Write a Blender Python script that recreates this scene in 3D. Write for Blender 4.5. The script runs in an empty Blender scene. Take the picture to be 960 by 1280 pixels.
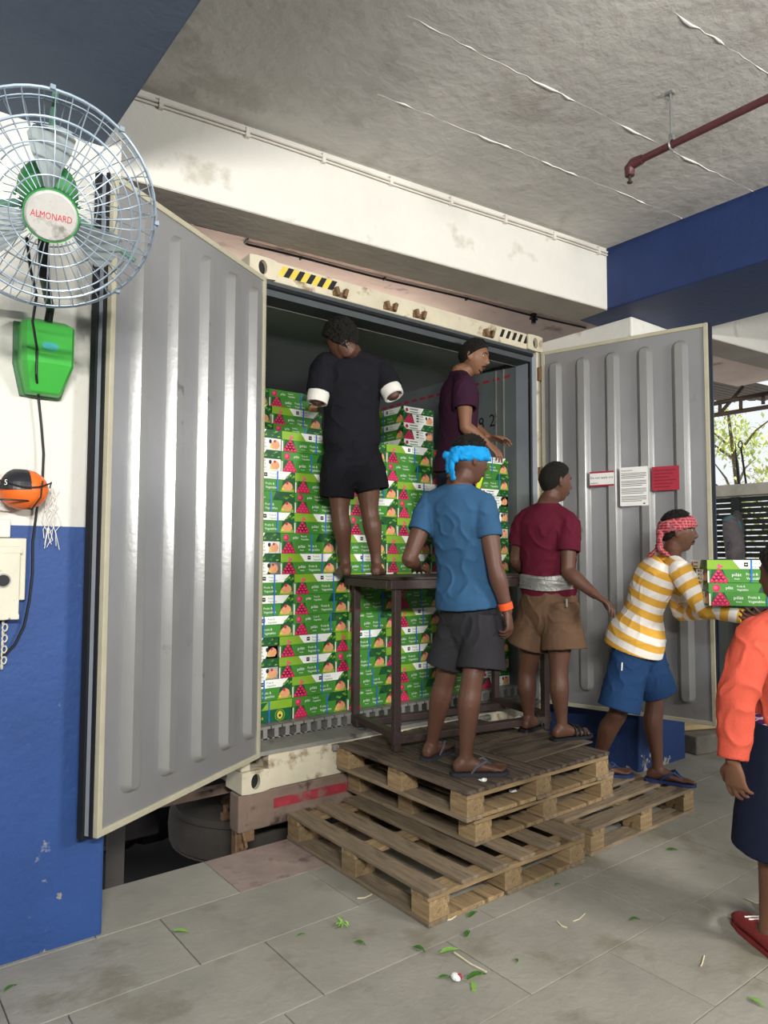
import bpy, bmesh, math, random
import numpy as np
from mathutils import Vector, Matrix, noise
PI = math.pi
R = math.radians
random.seed(7)
SC = bpy.context.scene
COL = SC.collection

# ------------------------------------------------------------------ camera, sky, lamps, exposure
F_PX, CX, CY, CZ = 890.5, -1.7426, -3.4591, 1.5
YAW, PITCH, ROLL = 0.6605, 0.0595, -0.0035
cam_d = bpy.data.cameras.new('camera')
cam = bpy.data.objects.new('camera', cam_d)
COL.objects.link(cam)
cam_d.sensor_fit = 'VERTICAL'
cam_d.sensor_height = 36.0
cam_d.lens = F_PX / 1280 * 36.0
cam_d.clip_start = 0.05
cam_d.clip_end = 200
_fw = Vector((math.sin(YAW) * math.cos(PITCH), math.cos(YAW) * math.cos(PITCH), math.sin(PITCH)))
_rt = Vector((math.cos(YAW), -math.sin(YAW), 0))
_up = _rt.cross(_fw)
_r2 = _rt * math.cos(ROLL) - _up * math.sin(ROLL)
_u2 = _rt * math.sin(ROLL) + _up * math.cos(ROLL)
_m = Matrix((( _r2.x, _u2.x, -_fw.x, CX), (_r2.y, _u2.y, -_fw.y, CY), (_r2.z, _u2.z, -_fw.z, CZ), (0, 0, 0, 1)))
cam.matrix_world = _m
SC.camera = cam

w = bpy.data.worlds.new('overcast_sky')
SC.world = w
w.use_nodes = True
w.node_tree.nodes['Background'].inputs[0].default_value = (0.93, 0.97, 1.0, 1)
w.node_tree.nodes['Background'].inputs[1].default_value = 1.0

SC.view_settings.view_transform = 'Standard'
SC.view_settings.look = 'None'
SC.view_settings.exposure = 0.0
SC.view_settings.gamma = 1.0
SC.view_settings.use_curve_mapping = False
SC.cycles.use_denoising = True
SC.cycles.max_bounces = 8
SC.cycles.diffuse_bounces = 5


def lamp(name, loc, target, size, power, colour):
    d = bpy.data.lights.new(name, 'AREA')
    d.shape = 'RECTANGLE'
    d.size, d.size_y = size
    d.energy = power
    d.color = colour
    o = bpy.data.objects.new(name, d)
    COL.objects.link(o)
    o.location = loc
    o.rotation_euler = (Vector(target) - Vector(loc)).to_track_quat('-Z', 'Y').to_euler()
    return o


sun_d = bpy.data.lights.new('sun', 'SUN')
sun_d.energy = 9.0
sun_d.angle = R(2)
sun_d.color = (1.0, 0.96, 0.9)
sun = bpy.data.objects.new('sun', sun_d)
COL.objects.link(sun)
sun.rotation_euler = (R(-20), R(4), 0)

LAMPS = [((-2.2, -4.9, 2.62), (0.4, 0.0, 1.2), 215), ((1.9, -5.7, 2.72), (1.0, 0.0, 1.0), 140)]
for _l, _t, _p in LAMPS:
    lamp('tube_lamp_light', _l, _t, (1.15, 0.10), _p, (1.0, 0.98, 0.94))
    lamp('tube_lamp_uplight', (_l[0], _l[1], _l[2] + 0.05), (_l[0], _l[1] + 0.9, 3.65), (1.15, 0.10), _p * 0.45, (1.0, 0.98, 0.94))

# ------------------------------------------------------------------ helpers


def hx(h):
    h = h.lstrip('#')
    c = [int(h[i:i + 2], 16) / 255 for i in (0, 2, 4)]
    return tuple((x / 12.92 if x <= 0.04045 else ((x + 0.055) / 1.055) ** 2.4) for x in c)


MATS = {}


def mat(name, col, rough=0.6, var=0.12, vs=4.0, bump=0.0, bs=60.0, metal=0.0, dirt=None, ds=6.0, dth=0.62, spec=0.4, band=None, chips=None, stretch=None):
    """procedural surface: base colour varied by noise, optional dirt colour, paint band, fine relief"""
    if name in MATS:
        return MATS[name]
    m = bpy.data.materials.new(name)
    m.use_nodes = True
    nt = m.node_tree
    N, L = nt.nodes, nt.links
    b = N['Principled BSDF']
    b.inputs['Roughness'].default_value = rough
    b.inputs['Metallic'].default_value = metal
    b.inputs['Specular IOR Level'].default_value = spec
    c = hx(col) if isinstance(col, str) else col
    tc = N.new('ShaderNodeTexCoord')
    vec = tc.outputs['Object']
    if stretch:
        mp = N.new('ShaderNodeMapping')
        mp.inputs['Scale'].default_value = stretch
        L.new(vec, mp.inputs[0])
        vec = mp.outputs[0]

    def nz(scale, det=4):
        n = N.new('ShaderNodeTexNoise')
        n.inputs['Scale'].default_value = scale
        n.inputs['Detail'].default_value = det
        n.inputs['Roughness'].default_value = 0.6
        L.new(vec, n.inputs['Vector'])
        return n.outputs['Fac']

    def mix(fac, a, bb):
        x = N.new('ShaderNodeMix')
        x.data_type = 'RGBA'
        if hasattr(fac, 'is_linked') or not isinstance(fac, (int, float)):
            L.new(fac, x.inputs[0])
        else:
            x.inputs[0].default_value = fac
        for s, i in ((a, 6), (bb, 7)):
            if isinstance(s, tuple):
                x.inputs[i].default_value = (*s[:3], 1)
            else:
                L.new(s, x.inputs[i])
        return x.outputs[2]

    def ramp(fac, lo, hi):
        r = N.new('ShaderNodeMapRange')
        r.inputs[1].default_value = lo
        r.inputs[2].default_value = hi
        r.clamp = True
        L.new(fac, r.inputs[0])
        return r.outputs[0]
    lo = tuple(max(0, x * (1 - var)) for x in c)
    hi = tuple(min(1, x * (1 + var)) for x in c)
    out = mix(ramp(nz(vs), 0.3, 0.7), lo, hi) if var > 0 else None
    if band:
        z0, bc = band
        bc = hx(bc)
        g = N.new('ShaderNodeNewGeometry')
        sp = N.new('ShaderNodeSeparateXYZ')
        L.new(g.outputs['Position'], sp.inputs[0])
        lt = N.new('ShaderNodeMath')
        lt.operation = 'LESS_THAN'
        L.new(sp.outputs[2], lt.inputs[0])
        lt.inputs[1].default_value = z0
        bcol = mix(ramp(nz(2.2), 0.3, 0.7), tuple(x * 0.85 for x in bc), tuple(x * 1.15 for x in bc))
        out = mix(lt.outputs[0], out, bcol)
    if dirt:
        out = mix(ramp(nz(ds, 8), dth, dth + 0.1), out if out else c, hx(dirt))
    if chips:
        zt, cc = chips
        g2 = N.new('ShaderNodeNewGeometry')
        s2 = N.new('ShaderNodeSeparateXYZ')
        L.new(g2.outputs['Position'], s2.inputs[0])
        fall = ramp(s2.outputs[2], zt, 0.0)
        mm = N.new('ShaderNodeMath')
        mm.operation = 'MULTIPLY_ADD'
        L.new(fall, mm.inputs[0])
        mm.inputs[1].default_value = 0.22
        L.new(nz(7.0, 8), mm.inputs[2])
        out = mix(ramp(mm.outputs[0], 0.80, 0.815), out, hx(cc))
    if out is None:
        b.inputs['Base Color'].default_value = (*c, 1)
    else:
        L.new(out, b.inputs['Base Color'])
    if bump > 0:
        bp = N.new('ShaderNodeBump')
        bp.inputs['Strength'].default_value = bump
        bp.inputs['Distance'].default_value = 0.02
        L.new(nz(bs, 6), bp.inputs['Height'])
        L.new(bp.outputs[0], b.inputs['Normal'])
    MATS[name] = m
    return m


def emit(name, col, s):
    m = bpy.data.materials.new(name)
    m.use_nodes = True
    b = m.node_tree.nodes['Principled BSDF']
    b.inputs['Emission Color'].default_value = (*col, 1)
    b.inputs['Emission Strength'].default_value = s
    return m


class MB:
    """collects verts and faces, builds ONE mesh object"""

    def __init__(s):
        s.v, s.f, s.m = [], [], []

    def add(s, vs, fs, mi=0):
        o = len(s.v)
        s.v += [tuple(p) for p in vs]
        s.f += [tuple(i + o for i in f) for f in fs]
        s.m += [mi] * len(fs)
        return s

    def box(s, c, size, rot=None, mi=0):
        c = Vector(c)
        h = Vector(size) / 2
        vs = []
        for x in (-1, 1):
            for y in (-1, 1):
                for z in (-1, 1):
                    p = Vector((x * h.x, y * h.y, z * h.z))
                    vs.append((rot @ p if rot else p) + c)
        return s.add(vs, [(0, 1, 3, 2), (4, 6, 7, 5), (0, 4, 5, 1), (2, 3, 7, 6), (0, 2, 6, 4), (1, 5, 7, 3)], mi)

    def bb(s, a, b, mi=0):
        a, b = Vector(a), Vector(b)
        return s.box((a + b) / 2, b - a, None, mi)

    def rings(s, rs, cap=True, mi=0, closed=False):
        n = len(rs[0])
        o = len(s.v)
        vs = [p for r in rs for p in r]
        fs = []
        k = len(rs)
        for i in range(k if closed else k - 1):
            a, b = i * n, ((i + 1) % k) * n
            for j in range(n):
                fs.append((a + j, a + (j + 1) % n, b + (j + 1) % n, b + j))
        if cap and not closed:
            vs = vs + [sum((Vector(p) for p in rs[0]), Vector()) / n, sum((Vector(p) for p in rs[-1]), Vector()) / n]
            ca, cb = k * n, k * n + 1
            for j in range(n):
                fs.append((ca, (j + 1) % n, j))
                fs.append((cb, (k - 1) * n + j, (k - 1) * n + (j + 1) % n))
        return s.add(vs, fs, mi)

    def tube(s, pts, r, n=8, mi=0, closed=False, ref=None, rb=None, cap=True):
        pts = [Vector(p) for p in pts]
        k = len(pts)
        ra = r if hasattr(r, '__len__') else [r] * k
        rbv = ra if rb is None else (rb if hasattr(rb, '__len__') else [rb] * k)
        rs = []
        a = None
        for i in range(k):
            if closed:
                t = (pts[(i + 1) % k] - pts[i - 1]).normalized()
            else:
                t = (pts[min(i + 1, k - 1)] - pts[max(i - 1, 0)]).normalized()
            if ref is not None:
                a = Vector(ref) - t * t.dot(Vector(ref))
            elif a is None:
                q = Vector((0, 0, 1)) if abs(t.z) < 0.9 else Vector((1, 0, 0))
                a = q - t * t.dot(q)
            else:
                a = a - t * t.dot(a)
            a.normalize()
            b = t.cross(a)
            rs.append([pts[i] + a * ra[i] * math.cos(2 * PI * j / n) + b * rbv[i] * math.sin(2 * PI * j / n) for j in range(n)])
        return s.rings(rs, cap, mi, closed)

    def prism(s, poly, o, ux, uy, uz, mi=0, mside=None):
        """polygon in the plane (ux, uy) at o, thickened along uz (a vector with length)"""
        o, ux, uy, uz = Vector(o), Vector(ux), Vector(uy), Vector(uz)
        n = len(poly)
        lo = [o + ux * x + uy * y for x, y in poly]
        hi = [p + uz for p in lo]
        s.add(lo + hi, [tuple(range(n))[::-1], tuple(range(n, 2 * n))], mi)
        s.add(lo + hi, [(j, (j + 1) % n, n + (j + 1) % n, n + j) for j in range(n)], mi if mside is None else mside)
        return s

    def flat(s, poly, o, ux, uy, mi=0):
        o, ux, uy = Vector(o), Vector(ux), Vector(uy)
        return s.add([o + ux * x + uy * y for x, y in poly], [tuple(range(len(poly)))], mi)

    def ball(s, c, rad, nu=14, nv=10, rot=None, mi=0):
        c = Vector(c)
        rad = Vector(rad) if hasattr(rad, '__len__') else Vector((rad,) * 3)
        rs = []
        for i in range(1, nv):
            th = PI * i / nv
            ring = []
            for j in range(nu):
                p = Vector((rad.x * math.sin(th) * math.cos(2 * PI * j / nu), rad.y * math.sin(th) * math.sin(2 * PI * j / nu), -rad.z * math.cos(th)))
                ring.append((rot @ p if rot else p) + c)
            rs.append(ring)
        n = nu
        vs = [p for r in rs for p in r]
        bt, tp = Vector((0, 0, -rad.z)), Vector((0, 0, rad.z))
        vs += [(rot @ bt if rot else bt) + c, (rot @ tp if rot else tp) + c]
        fs = []
        k = len(rs)
        for i in range(k - 1):
            for j in range(n):
                fs.append((i * n + j, i * n + (j + 1) % n, (i + 1) * n + (j + 1) % n, (i + 1) * n + j))
        for j in range(n):
            fs.append((k * n, (j + 1) % n, j))
            fs.append((k * n + 1, (k - 1) * n + j, (k - 1) * n + (j + 1) % n))
        return s.add(vs, fs, mi)

    def mesh(s, name, mats, smooth=False, recalc=True):
        me = bpy.data.meshes.new(name)
        me.from_pydata(s.v, [], s.f)
        for m in (mats if isinstance(mats, (list, tuple)) else [mats]):
            me.materials.append(m)
        me.polygons.foreach_set('material_index', s.m)
        if recalc:
            bm = bmesh.new()
            bm.from_mesh(me)
            bmesh.ops.recalc_face_normals(bm, faces=bm.faces)
            bm.to_mesh(me)
            bm.free()
        if smooth:
            me.polygons.foreach_set('use_smooth', [True] * len(me.polygons))
            me.set_sharp_from_angle(angle=R(smooth if smooth > 1 else 45))
        me.update()
        return me

    def build(s, name, mats, parent=None, smooth=False, bevel=0.0, recalc=True):
        return link(name, s.mesh(name, mats, smooth, recalc), parent, bevel)


def link(name, me, parent=None, bevel=0.0):
    o = bpy.data.objects.new(name, me)
    COL.objects.link(o)
    if parent is not None:
        put(o, parent)
    if bevel > 0:
        b = o.modifiers.new('edge', 'BEVEL')
        b.width = bevel
        b.segments = 2
        b.limit_method = 'ANGLE'
        b.angle_limit = R(40)
    return o


def world_of(o):
    m = o.matrix_basis.copy()
    if o.parent:
        m = world_of(o.parent) @ o.matrix_parent_inverse @ m
    return m


def put(o, parent, keep=True):
    """parent keeping world coordinates"""
    o.parent = parent
    if keep:
        o.matrix_parent_inverse = world_of(parent).inverted()


def tag(o, label=None, cat=None, group=None, kind=None):
    if label: o['label'] = label
    if cat: o['category'] = cat
    if group: o['group'] = group
    if kind: o['kind'] = kind
    return o


def thing(name, label, cat, loc=(0, 0, 0), group=None):
    o = bpy.data.objects.new(name, None)
    COL.objects.link(o)
    o.location = loc
    o.empty_display_size = 0.1
    return tag(o, label, cat, group)


def struct(o):
    o['kind'] = 'structure'
    return o


def copy_tree(o, parent=None):
    c = o.copy()
    COL.objects.link(c)
    if parent is not None:
        c.parent = parent
        c.matrix_parent_inverse = o.matrix_parent_inverse.copy()
    for ch in list(o.children):
        copy_tree(ch, c)
    return c


_TXT = {}


def text_geo(s):
    """outline lettering as verts and faces, cap height about 1"""
    if s in _TXT:
        return _TXT[s]
    cu = bpy.data.curves.new('lettering', 'FONT')
    cu.body = s
    cu.size = 1.4
    cu.resolution_u = 2
    o = bpy.data.objects.new('lettering', cu)
    COL.objects.link(o)
    dg = bpy.context.evaluated_depsgraph_get()
    me = bpy.data.meshes.new_from_object(o.evaluated_get(dg))
    vs = [(v.co.x, v.co.y) for v in me.vertices]
    fs = [tuple(p.vertices) for p in me.polygons]
    bpy.data.objects.remove(o)
    bpy.data.curves.remove(cu)
    bpy.data.meshes.remove(me)
    wd = max(v[0] for v in vs) - min(v[0] for v in vs)
    x0 = min(v[0] for v in vs)
    vs = [(x - x0, y) for x, y in vs]
    _TXT[s] = (vs, fs, wd)
    return _TXT[s]


def put_text(mb, s, o, ux, uy, width=None, height=None, mi=0):
    vs, fs, wd = text_geo(s)
    k = (width / wd) if width else height
    ky = height if height else k
    o, ux, uy = Vector(o), Vector(ux), Vector(uy)
    mb.add([o + ux * (x * k) + uy * (y * ky) for x, y in vs], fs, mi)


ORD = ['zeroth', 'first', 'second', 'third', 'fourth', 'fifth', 'sixth', 'seventh', 'eighth', 'ninth', 'tenth', 'eleventh', 'twelfth', 'thirteenth', 'fourteenth', 'fifteenth', 'sixteenth', 'seventeenth']
CAMR = Vector((math.cos(YAW), -math.sin(YAW), 0))
CAMF = Vector((math.sin(YAW), math.cos(YAW), 0))


def at(px, py, d):
    """point at distance d in front of the photographer, for a spot of the photograph"""
    x, y = px - 480, py - 640
    c, s_ = math.cos(-ROLL), math.sin(-ROLL)
    x, y = c * x - s_ * y, s_ * x + c * y
    return Vector((CX, CY, CZ)) + (_fw * F_PX + _rt * x - _up * y) * (d / F_PX)

# ------------------------------------------------------------------ materials of the place
def stone_mat():
    m = mat('kota_stone', '#918e83', 0.62, 0.14, 2.3, 0.25, 30, dirt='#7f7b6d', ds=3.0, dth=0.54)
    nt = m.node_tree
    b = nt.nodes['Principled BSDF']
    src = b.inputs['Base Color'].links[0].from_socket
    oi = nt.nodes.new('ShaderNodeObjectInfo')
    hs = nt.nodes.new('ShaderNodeHueSaturation')
    mr = nt.nodes.new('ShaderNodeMapRange')
    mr.inputs[3].default_value = 0.93
    mr.inputs[4].default_value = 1.07
    nt.links.new(oi.outputs['Random'], mr.inputs[0])
    nt.links.new(mr.outputs[0], hs.inputs['Value'])
    nt.links.new(src, hs.inputs['Color'])
    nt.links.new(hs.outputs[0], b.inputs['Base Color'])
    return m


M_STONE = stone_mat()
M_PINKSTONE = mat('pink_stained_stone', '#938279', 0.7, 0.2, 6, 0.3, 30, dirt='#6d5d55', ds=7, dth=0.55)
M_JOINT = mat('tile_joint', '#4a4740', 0.9, 0.2, 9)
M_CEIL = mat('concrete_ceiling', '#bcb9b3', 0.85, 0.12, 1.5, 0.4, 14, dirt='#aca8a1', ds=2.6, dth=0.56)
M_PLASTER = mat('white_plaster', '#d0cec6', 0.8, 0.05, 2.0, 0.25, 20, dirt='#b5b1a5', ds=4, dth=0.60)
M_WALL = mat('painted_wall', '#cfcdc4', 0.6, 0.05, 2.0, 0.22, 30, dirt='#b3ae9f', ds=11, dth=0.68, band=(1.605, '#26467f'), chips=(0.40, '#8f8879'))
M_NAVY = mat('navy_paint', '#1f3260', 0.55, 0.12, 2.5, 0.2, 25)
M_NAVYDARK = mat('slate_blue_paint', '#4a5669', 0.7, 0.08, 2.5, 0.15, 25)
M_PINK = mat('pink_slab', '#cfb8ac', 0.85, 0.12, 2.2, 0.25, 20, dirt='#8f7d72', ds=3, dth=0.6)
M_SOFFIT = mat('grey_soffit', '#aaa196', 0.9, 0.1, 3, 0.2, 25)
M_DARK = mat('yard_concrete', '#22201e', 0.95, 0.2, 3)
M_CABLE = mat('black_cable', '#16161a', 0.5, 0)
M_RIDGE = mat('white_grout', '#e6e4de', 0.9, 0.1, 20)
M_CONDUIT = mat('pvc_conduit', '#cfcac0', 0.5, 0.1, 6)

# ------------------------------------------------------------------ building frame, turned a little from the container
BA = R(-5.6)
BU = Vector((math.cos(BA), math.sin(BA), 0))
BV = Vector((-math.sin(BA), math.cos(BA), 0))
BO = Vector((-0.594, -0.251, 0))
BROT = Matrix.Rotation(BA, 3, 'Z')


def bf(u, v, z):
    return BO + BU * u + BV * v + Vector((0, 0, z))


def bbox_b(u0, u1, v0, v1, z0, z1):
    m = MB()
    m.box(bf((u0 + u1) / 2, (v0 + v1) / 2, (z0 + z1) / 2), (u1 - u0, v1 - v0, z1 - z0), BROT)
    return m


# floor with its stone slabs
fm = MB()
fm.bb((-5, -9, -0.95), (2.62, -0.1, -0.012))
fm.bb((2.62, -9, -0.95), (8.0, 0.9, -0.012))
floor = struct(fm.build('floor', M_JOINT))
rows = [-0.1, -0.5, -0.92, -1.345, -1.775, -2.19, -2.6, -3.02, -3.44, -3.86, -4.28]
rng = random.Random(4)
for ri in range(len(rows) - 1):
    y1, y0 = rows[ri], rows[ri + 1]
    base = {0: -0.24, 1: 0.11, 2: -0.35, 3: 0.212, 4: -0.19, 5: 0.3}.get(ri, rng.uniform(-0.4, 0.4))
    xs = [base]
    while xs[-1] < 4.3:
        xs.append(xs[-1] + rng.choice([0.62, 0.72, 0.84]))
    while xs[0] > -3.0:
        xs.insert(0, xs[0] - rng.choice([0.62, 0.72, 0.84]))
    for k in range(len(xs) - 1):
        g = 0.002
        mb = MB()
        dz = rng.uniform(-0.0012, 0.0)
        a, b = (xs[k] + g, y0 + g), (xs[k + 1] - g, y1 - g)
        e = 0.0015
        mb.rings([[(a[0], a[1], -0.012), (b[0], a[1], -0.012), (b[0], b[1], -0.012), (a[0], b[1], -0.012)],
                  [(a[0], a[1], dz - 0.0012), (b[0], a[1], dz - 0.0012), (b[0], b[1], dz - 0.0012), (a[0], b[1], dz - 0.0012)],
                  [(a[0] + e, a[1] + e, dz), (b[0] - e, a[1] + e, dz), (b[0] - e, b[1] - e, dz), (a[0] + e, b[1] - e, dz)]])
        mb.build('tile', M_PINKSTONE if (ri == 0 and xs[k] > -0.3 and xs[k] < 0.5) else M_STONE, floor)
yr = rows[0]
for k in range(7):
    for r2 in range(2):
        mb = MB()
        x0 = 2.63 + 0.75 * k
        mb.bb((max(x0, 2.63) + 0.004, yr + 0.004 + 0.42 * r2, -0.012), (x0 + 0.746, yr + 0.416 + 0.42 * r2, -0.001))
        mb.build('tile', M_STONE, floor)
mb = MB()
mb.bb((-6, -0.1, -1.05), (9, 16, -0.95))
struct(mb.build('ground_yard', M_DARK))

# ceiling, its grout ridges
mb = MB()
mb.bb((-5, -9, 3.653), (8.0, 0.1, 3.9))
ceiling = struct(mb.build('ceiling', M_CEIL))
for (xa, ya), (xb, yb) in [((0.0, -1.357), (2.5, -1.558)), ((0.20, -0.899), (2.48, -1.123)), ((0.45, -1.985), (2.5, -2.2)), ((-0.6, -2.38), (2.5, -2.66))]:
    mb = MB()
    pts, rad = [], []
    n = 46
    for i in range(n + 1):
        t = i / n
        pts.append((xa + (xb - xa) * t, ya + (yb - ya) * t + rng.uniform(-0.006, 0.006), 3.653))
        rad.append(rng.choice([0.0008, 0.0015, 0.003, 0.006]) * (0.25 if math.sin(i * 0.55 + xa * 3) < -0.2 else 1))
    mb.tube(pts, rad, 5)
    mb.build('grout_ridge', M_RIDGE, ceiling)

# beams
struct(bbox_b(-3.2, 3.105, 0.0, 0.29, 3.216, 3.70).build('beam_white', [M_PLASTER], bevel=0.012))
struct(bbox_b(4.03, 8.5, 0.0, 0.29, 3.216, 3.70).build('beam_white_beyond', [M_PLASTER], bevel=0.012))
mb = MB(); mb.bb((2.49, -9, 3.216), (3.43, -0.28, 3.70))
struct(mb.build('beam_navy', M_NAVY, bevel=0.01))
mb = MB(); mb.bb((-3.4, -9, 3.185), (-0.91, -0.22, 3.70))
struct(mb.build('beam_slate', M_NAVYDARK, bevel=0.01))
mb = bbox_b(-3.2, 7.6, 0.292, 1.78, 3.61, 3.8)
slab = struct(mb.build('ceiling_canopy', M_PINK))
# grey-brown strip along the underside of the beam
mb = bbox_b(-3.2, 3.1, 0.004, 0.286, 3.2125, 3.2158)
struct(mb.build('trim_1', M_SOFFIT))
mb = bbox_b(4.04, 8.5, 0.004, 0.286, 3.2125, 3.2158)
struct(mb.build('trim_2', M_SOFFIT))

# left wall and the column behind the right door
mb = MB(); mb.bb((-5, -0.48, -0.95), (-0.832, 0.3, 3.3))
wall_left = struct(mb.build('wall_left', M_WALL, bevel=0.012))
colr = MB()
colr.bb((2.74, -0.58, -0.012), (3.345, 0.28, 3.216))
column = struct(colr.build('column', mat('painted_column', '#e4e2d9', 0.7, 0.06, 2, 0.25, 25, dirt='#9f998a', ds=6, dth=0.62, band=(1.5, '#21396a'), chips=(0.5, '#a09a90')), bevel=0.012))
# rear and side of the loading hall, behind the photographer
mb = MB(); mb.bb((-5.2, -9.2, 0), (8.2, -9.0, 3.7))
struct(mb.build('wall_back', M_WALL))
mb = MB(); mb.bb((-5.2, -9.0, 0), (-5.0, -0.5, 3.7))
struct(mb.build('wall_side', M_WALL))

# conduits along the beam top, cable under the canopy slab
mb = MB()
for dz, r in ((0.035, 0.008), (0.055, 0.006)):
    mb.tube([bf(u, -0.012, 3.653 - dz + 0.004 * math.sin(u * 3)) for u in np.linspace(-0.36, 3.09, 40)], r, 6)
for u in np.linspace(0, 3.0, 8):
    mb.box(bf(u, -0.012, 3.61), (0.02, 0.022, 0.05), BROT)
tag(mb.build('conduit', M_CONDUIT, smooth=True), 'pair of thin painted conduits running along the top of the white beam', 'conduit')
mb = MB()
pts = [bf(0.50, 1.09, 3.60), bf(0.87, 1.08, 3.60), bf(0.877, 1.18, 3.60)] + [bf(u, 1.19 + 0.01 * math.sin(u * 4), 3.598) for u in np.linspace(0.9, 4.2, 24)]
mb.tube(pts, 0.009, 6)
for u in (1.3, 2.0, 2.8):
    mb.box(bf(u, 1.19, 3.596), (0.012, 0.03, 0.02), BROT)
tag(mb.build('cable', M_CABLE, smooth=True), 'dark cable stapled under the pink slab above the container', 'cable')
lh = bf(3.55, 1.19, 3.61)
mb = MB()
mb.tube([lh, lh - Vector((0, 0, 0.03))], 0.03, 10)
mb.tube([lh - Vector((0, 0, 0.03)), lh - Vector((0, 0, 0.085))], [0.018, 0.022], 10)
mb.box(lh - Vector((0, 0, 0.045)), (0.07, 0.035, 0.02))
tag(mb.build('lamp_holder', M_CABLE), 'small dark lamp holder under the pink slab near the column', 'lamp holder')

# red sprinkler pipe
M_REDPIPE = mat('maroon_pipe_paint', '#4f2a2d', 0.4, 0.12, 8, 0.1, 60)
sp = thing('sprinkler_pipe', 'maroon sprinkler pipe hung under the concrete ceiling', 'pipe', (1.265, -1.6, 3.653))
mb = MB()
mb.tube([(1.268, -6.5, 3.4), (1.266, -1.60, 3.4), (1.2655, -1.555, 3.397)], 0.017, 12)
mb.build('pipe', M_REDPIPE, sp, smooth=True)
mb = MB()
mb.tube([(1.266, -1.60, 3.4), (1.2655, -1.55, 3.4), (1.2655, -1.53, 3.385), (1.2655, -1.53, 3.345)], [0.022, 0.026, 0.026, 0.022], 12)
mb.build('elbow', M_REDPIPE, sp, smooth=True)
mb = MB()
mb.tube([(1.2655, -1.53, 3.345), (1.2655, -1.53, 3.315)], 0.007, 8)
mb.tube([(1.2655, -1.53, 3.315), (1.2655, -1.53, 3.31)], [0.015, 0.012], 10)
mb.build('sprinkler_head', mat('dull_brass', '#4a4038', 0.4, 0.1, 20, metal=0.7), sp, smooth=True)
for y in (-1.75, -3.3):
    mb = MB()
    mb.tube([(1.266, y, 3.653), (1.266, y, 3.43)], 0.005, 6)
    mb.box((1.266, y, 3.648), (0.03, 0.03, 0.01))
    mb.tube([(1.266 + 0.023 * math.cos(t), y, 3.4 + 0.026 * math.sin(t)) for t in np.linspace(0, 2 * PI, 16, endpoint=False)], 0.005, 6, closed=True)
    mb.box((1.266, y, 3.435), (0.016, 0.02, 0.03))
    mb.build('hanger', mat('galvanised', '#8b8d8c', 0.45, 0.1, 20, metal=0.6), sp, smooth=True)

# tube lamps hung behind the photographer
M_TUBE = emit('lit_tube', (1, 0.98, 0.94), 6)
for i, (l, t, p) in enumerate(LAMPS):
    tl = thing('tube_lamp', ['white tube lamp on the slate beam', 'white tube lamp on the navy beam side'][i], 'lamp', (l[0], l[1] - 0.06, l[2]))
    d = (Vector(t) - Vector(l)); d.z = 0
    yaw = math.atan2(d.y, d.x) - PI / 2
    rm = Matrix.Rotation(yaw, 3, 'Z')
    bk = Vector(l) - d.normalized() * 0.09
    mb = MB(); mb.box(bk, (1.22, 0.05, 0.07), rm); mb.build('housing', M_PLASTER, tl)
    mb = MB(); mb.tube([bk + d.normalized() * 0.05 + rm @ Vector((x, 0, 0)) for x in (-0.58, 0.58)], 0.013, 10); mb.build('tube', M_TUBE, tl, smooth=True)
    mb = MB()
    for x in (-0.5, 0.5):
        c = bk + rm @ Vector((x, 0, 0))
        mb.tube([c, (c.x, c.y, 3.652)], 0.006, 6)
    mb.build('hanger', M_CABLE, tl)

# ------------------------------------------------------------------ beyond the dock, to the side of the container
M_RUST = mat('brown_steel', '#4d4038', 0.7, 0.2, 8)
M_FENCE = mat('dark_slat', '#2b302e', 0.7, 0.2, 5)
M_COPING = mat('weathered_coping', '#b9b4a8', 0.9, 0.2, 6, 0.3, 20)
rf = thing('canopy_roof', 'ribbed sheet roof with light gaps beyond the pink slab', 'roof', bf(5, 1.2, 3.3))
for i in range(12):
    v = 1.85 + 0.17 * i
    mb = MB(); mb.box(bf(6.4, v, 3.72 + 0.03 * i), (6.8, 0.095, 0.02), BROT @ Matrix.Rotation(R(8), 3, 'X'))
    mb.build('slat', M_RUST, rf)
for u in (3.3, 4.6, 5.9, 7.6):
    mb = MB(); mb.tube([bf(u, 1.8, 3.74), bf(u, 3.85, 4.08)], 0.03, 6); mb.build('rafter', M_RUST, rf)
tr = thing('roof_truss', 'thin brown steel truss under the far end of the sheet roof', 'truss', at(925, 520, 8.2))
for a, b, nm in [((880, 518), (1010, 497), 'chord'), ((880, 504), (1010, 478), 'chord'), ((899, 514), (928, 480), 'brace'), ((925, 508), (925, 494), 'strut'), ((953, 502), (953, 487), 'strut'), ((899, 514), (899, 502), 'strut'), ((980, 500), (980, 482), 'strut')]:
    mb = MB(); mb.tube([at(*a, 8.2), at(*b, 8.2)], 0.02 if nm != 'chord' else 0.026, 6); mb.build(nm, M_RUST, tr)

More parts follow.
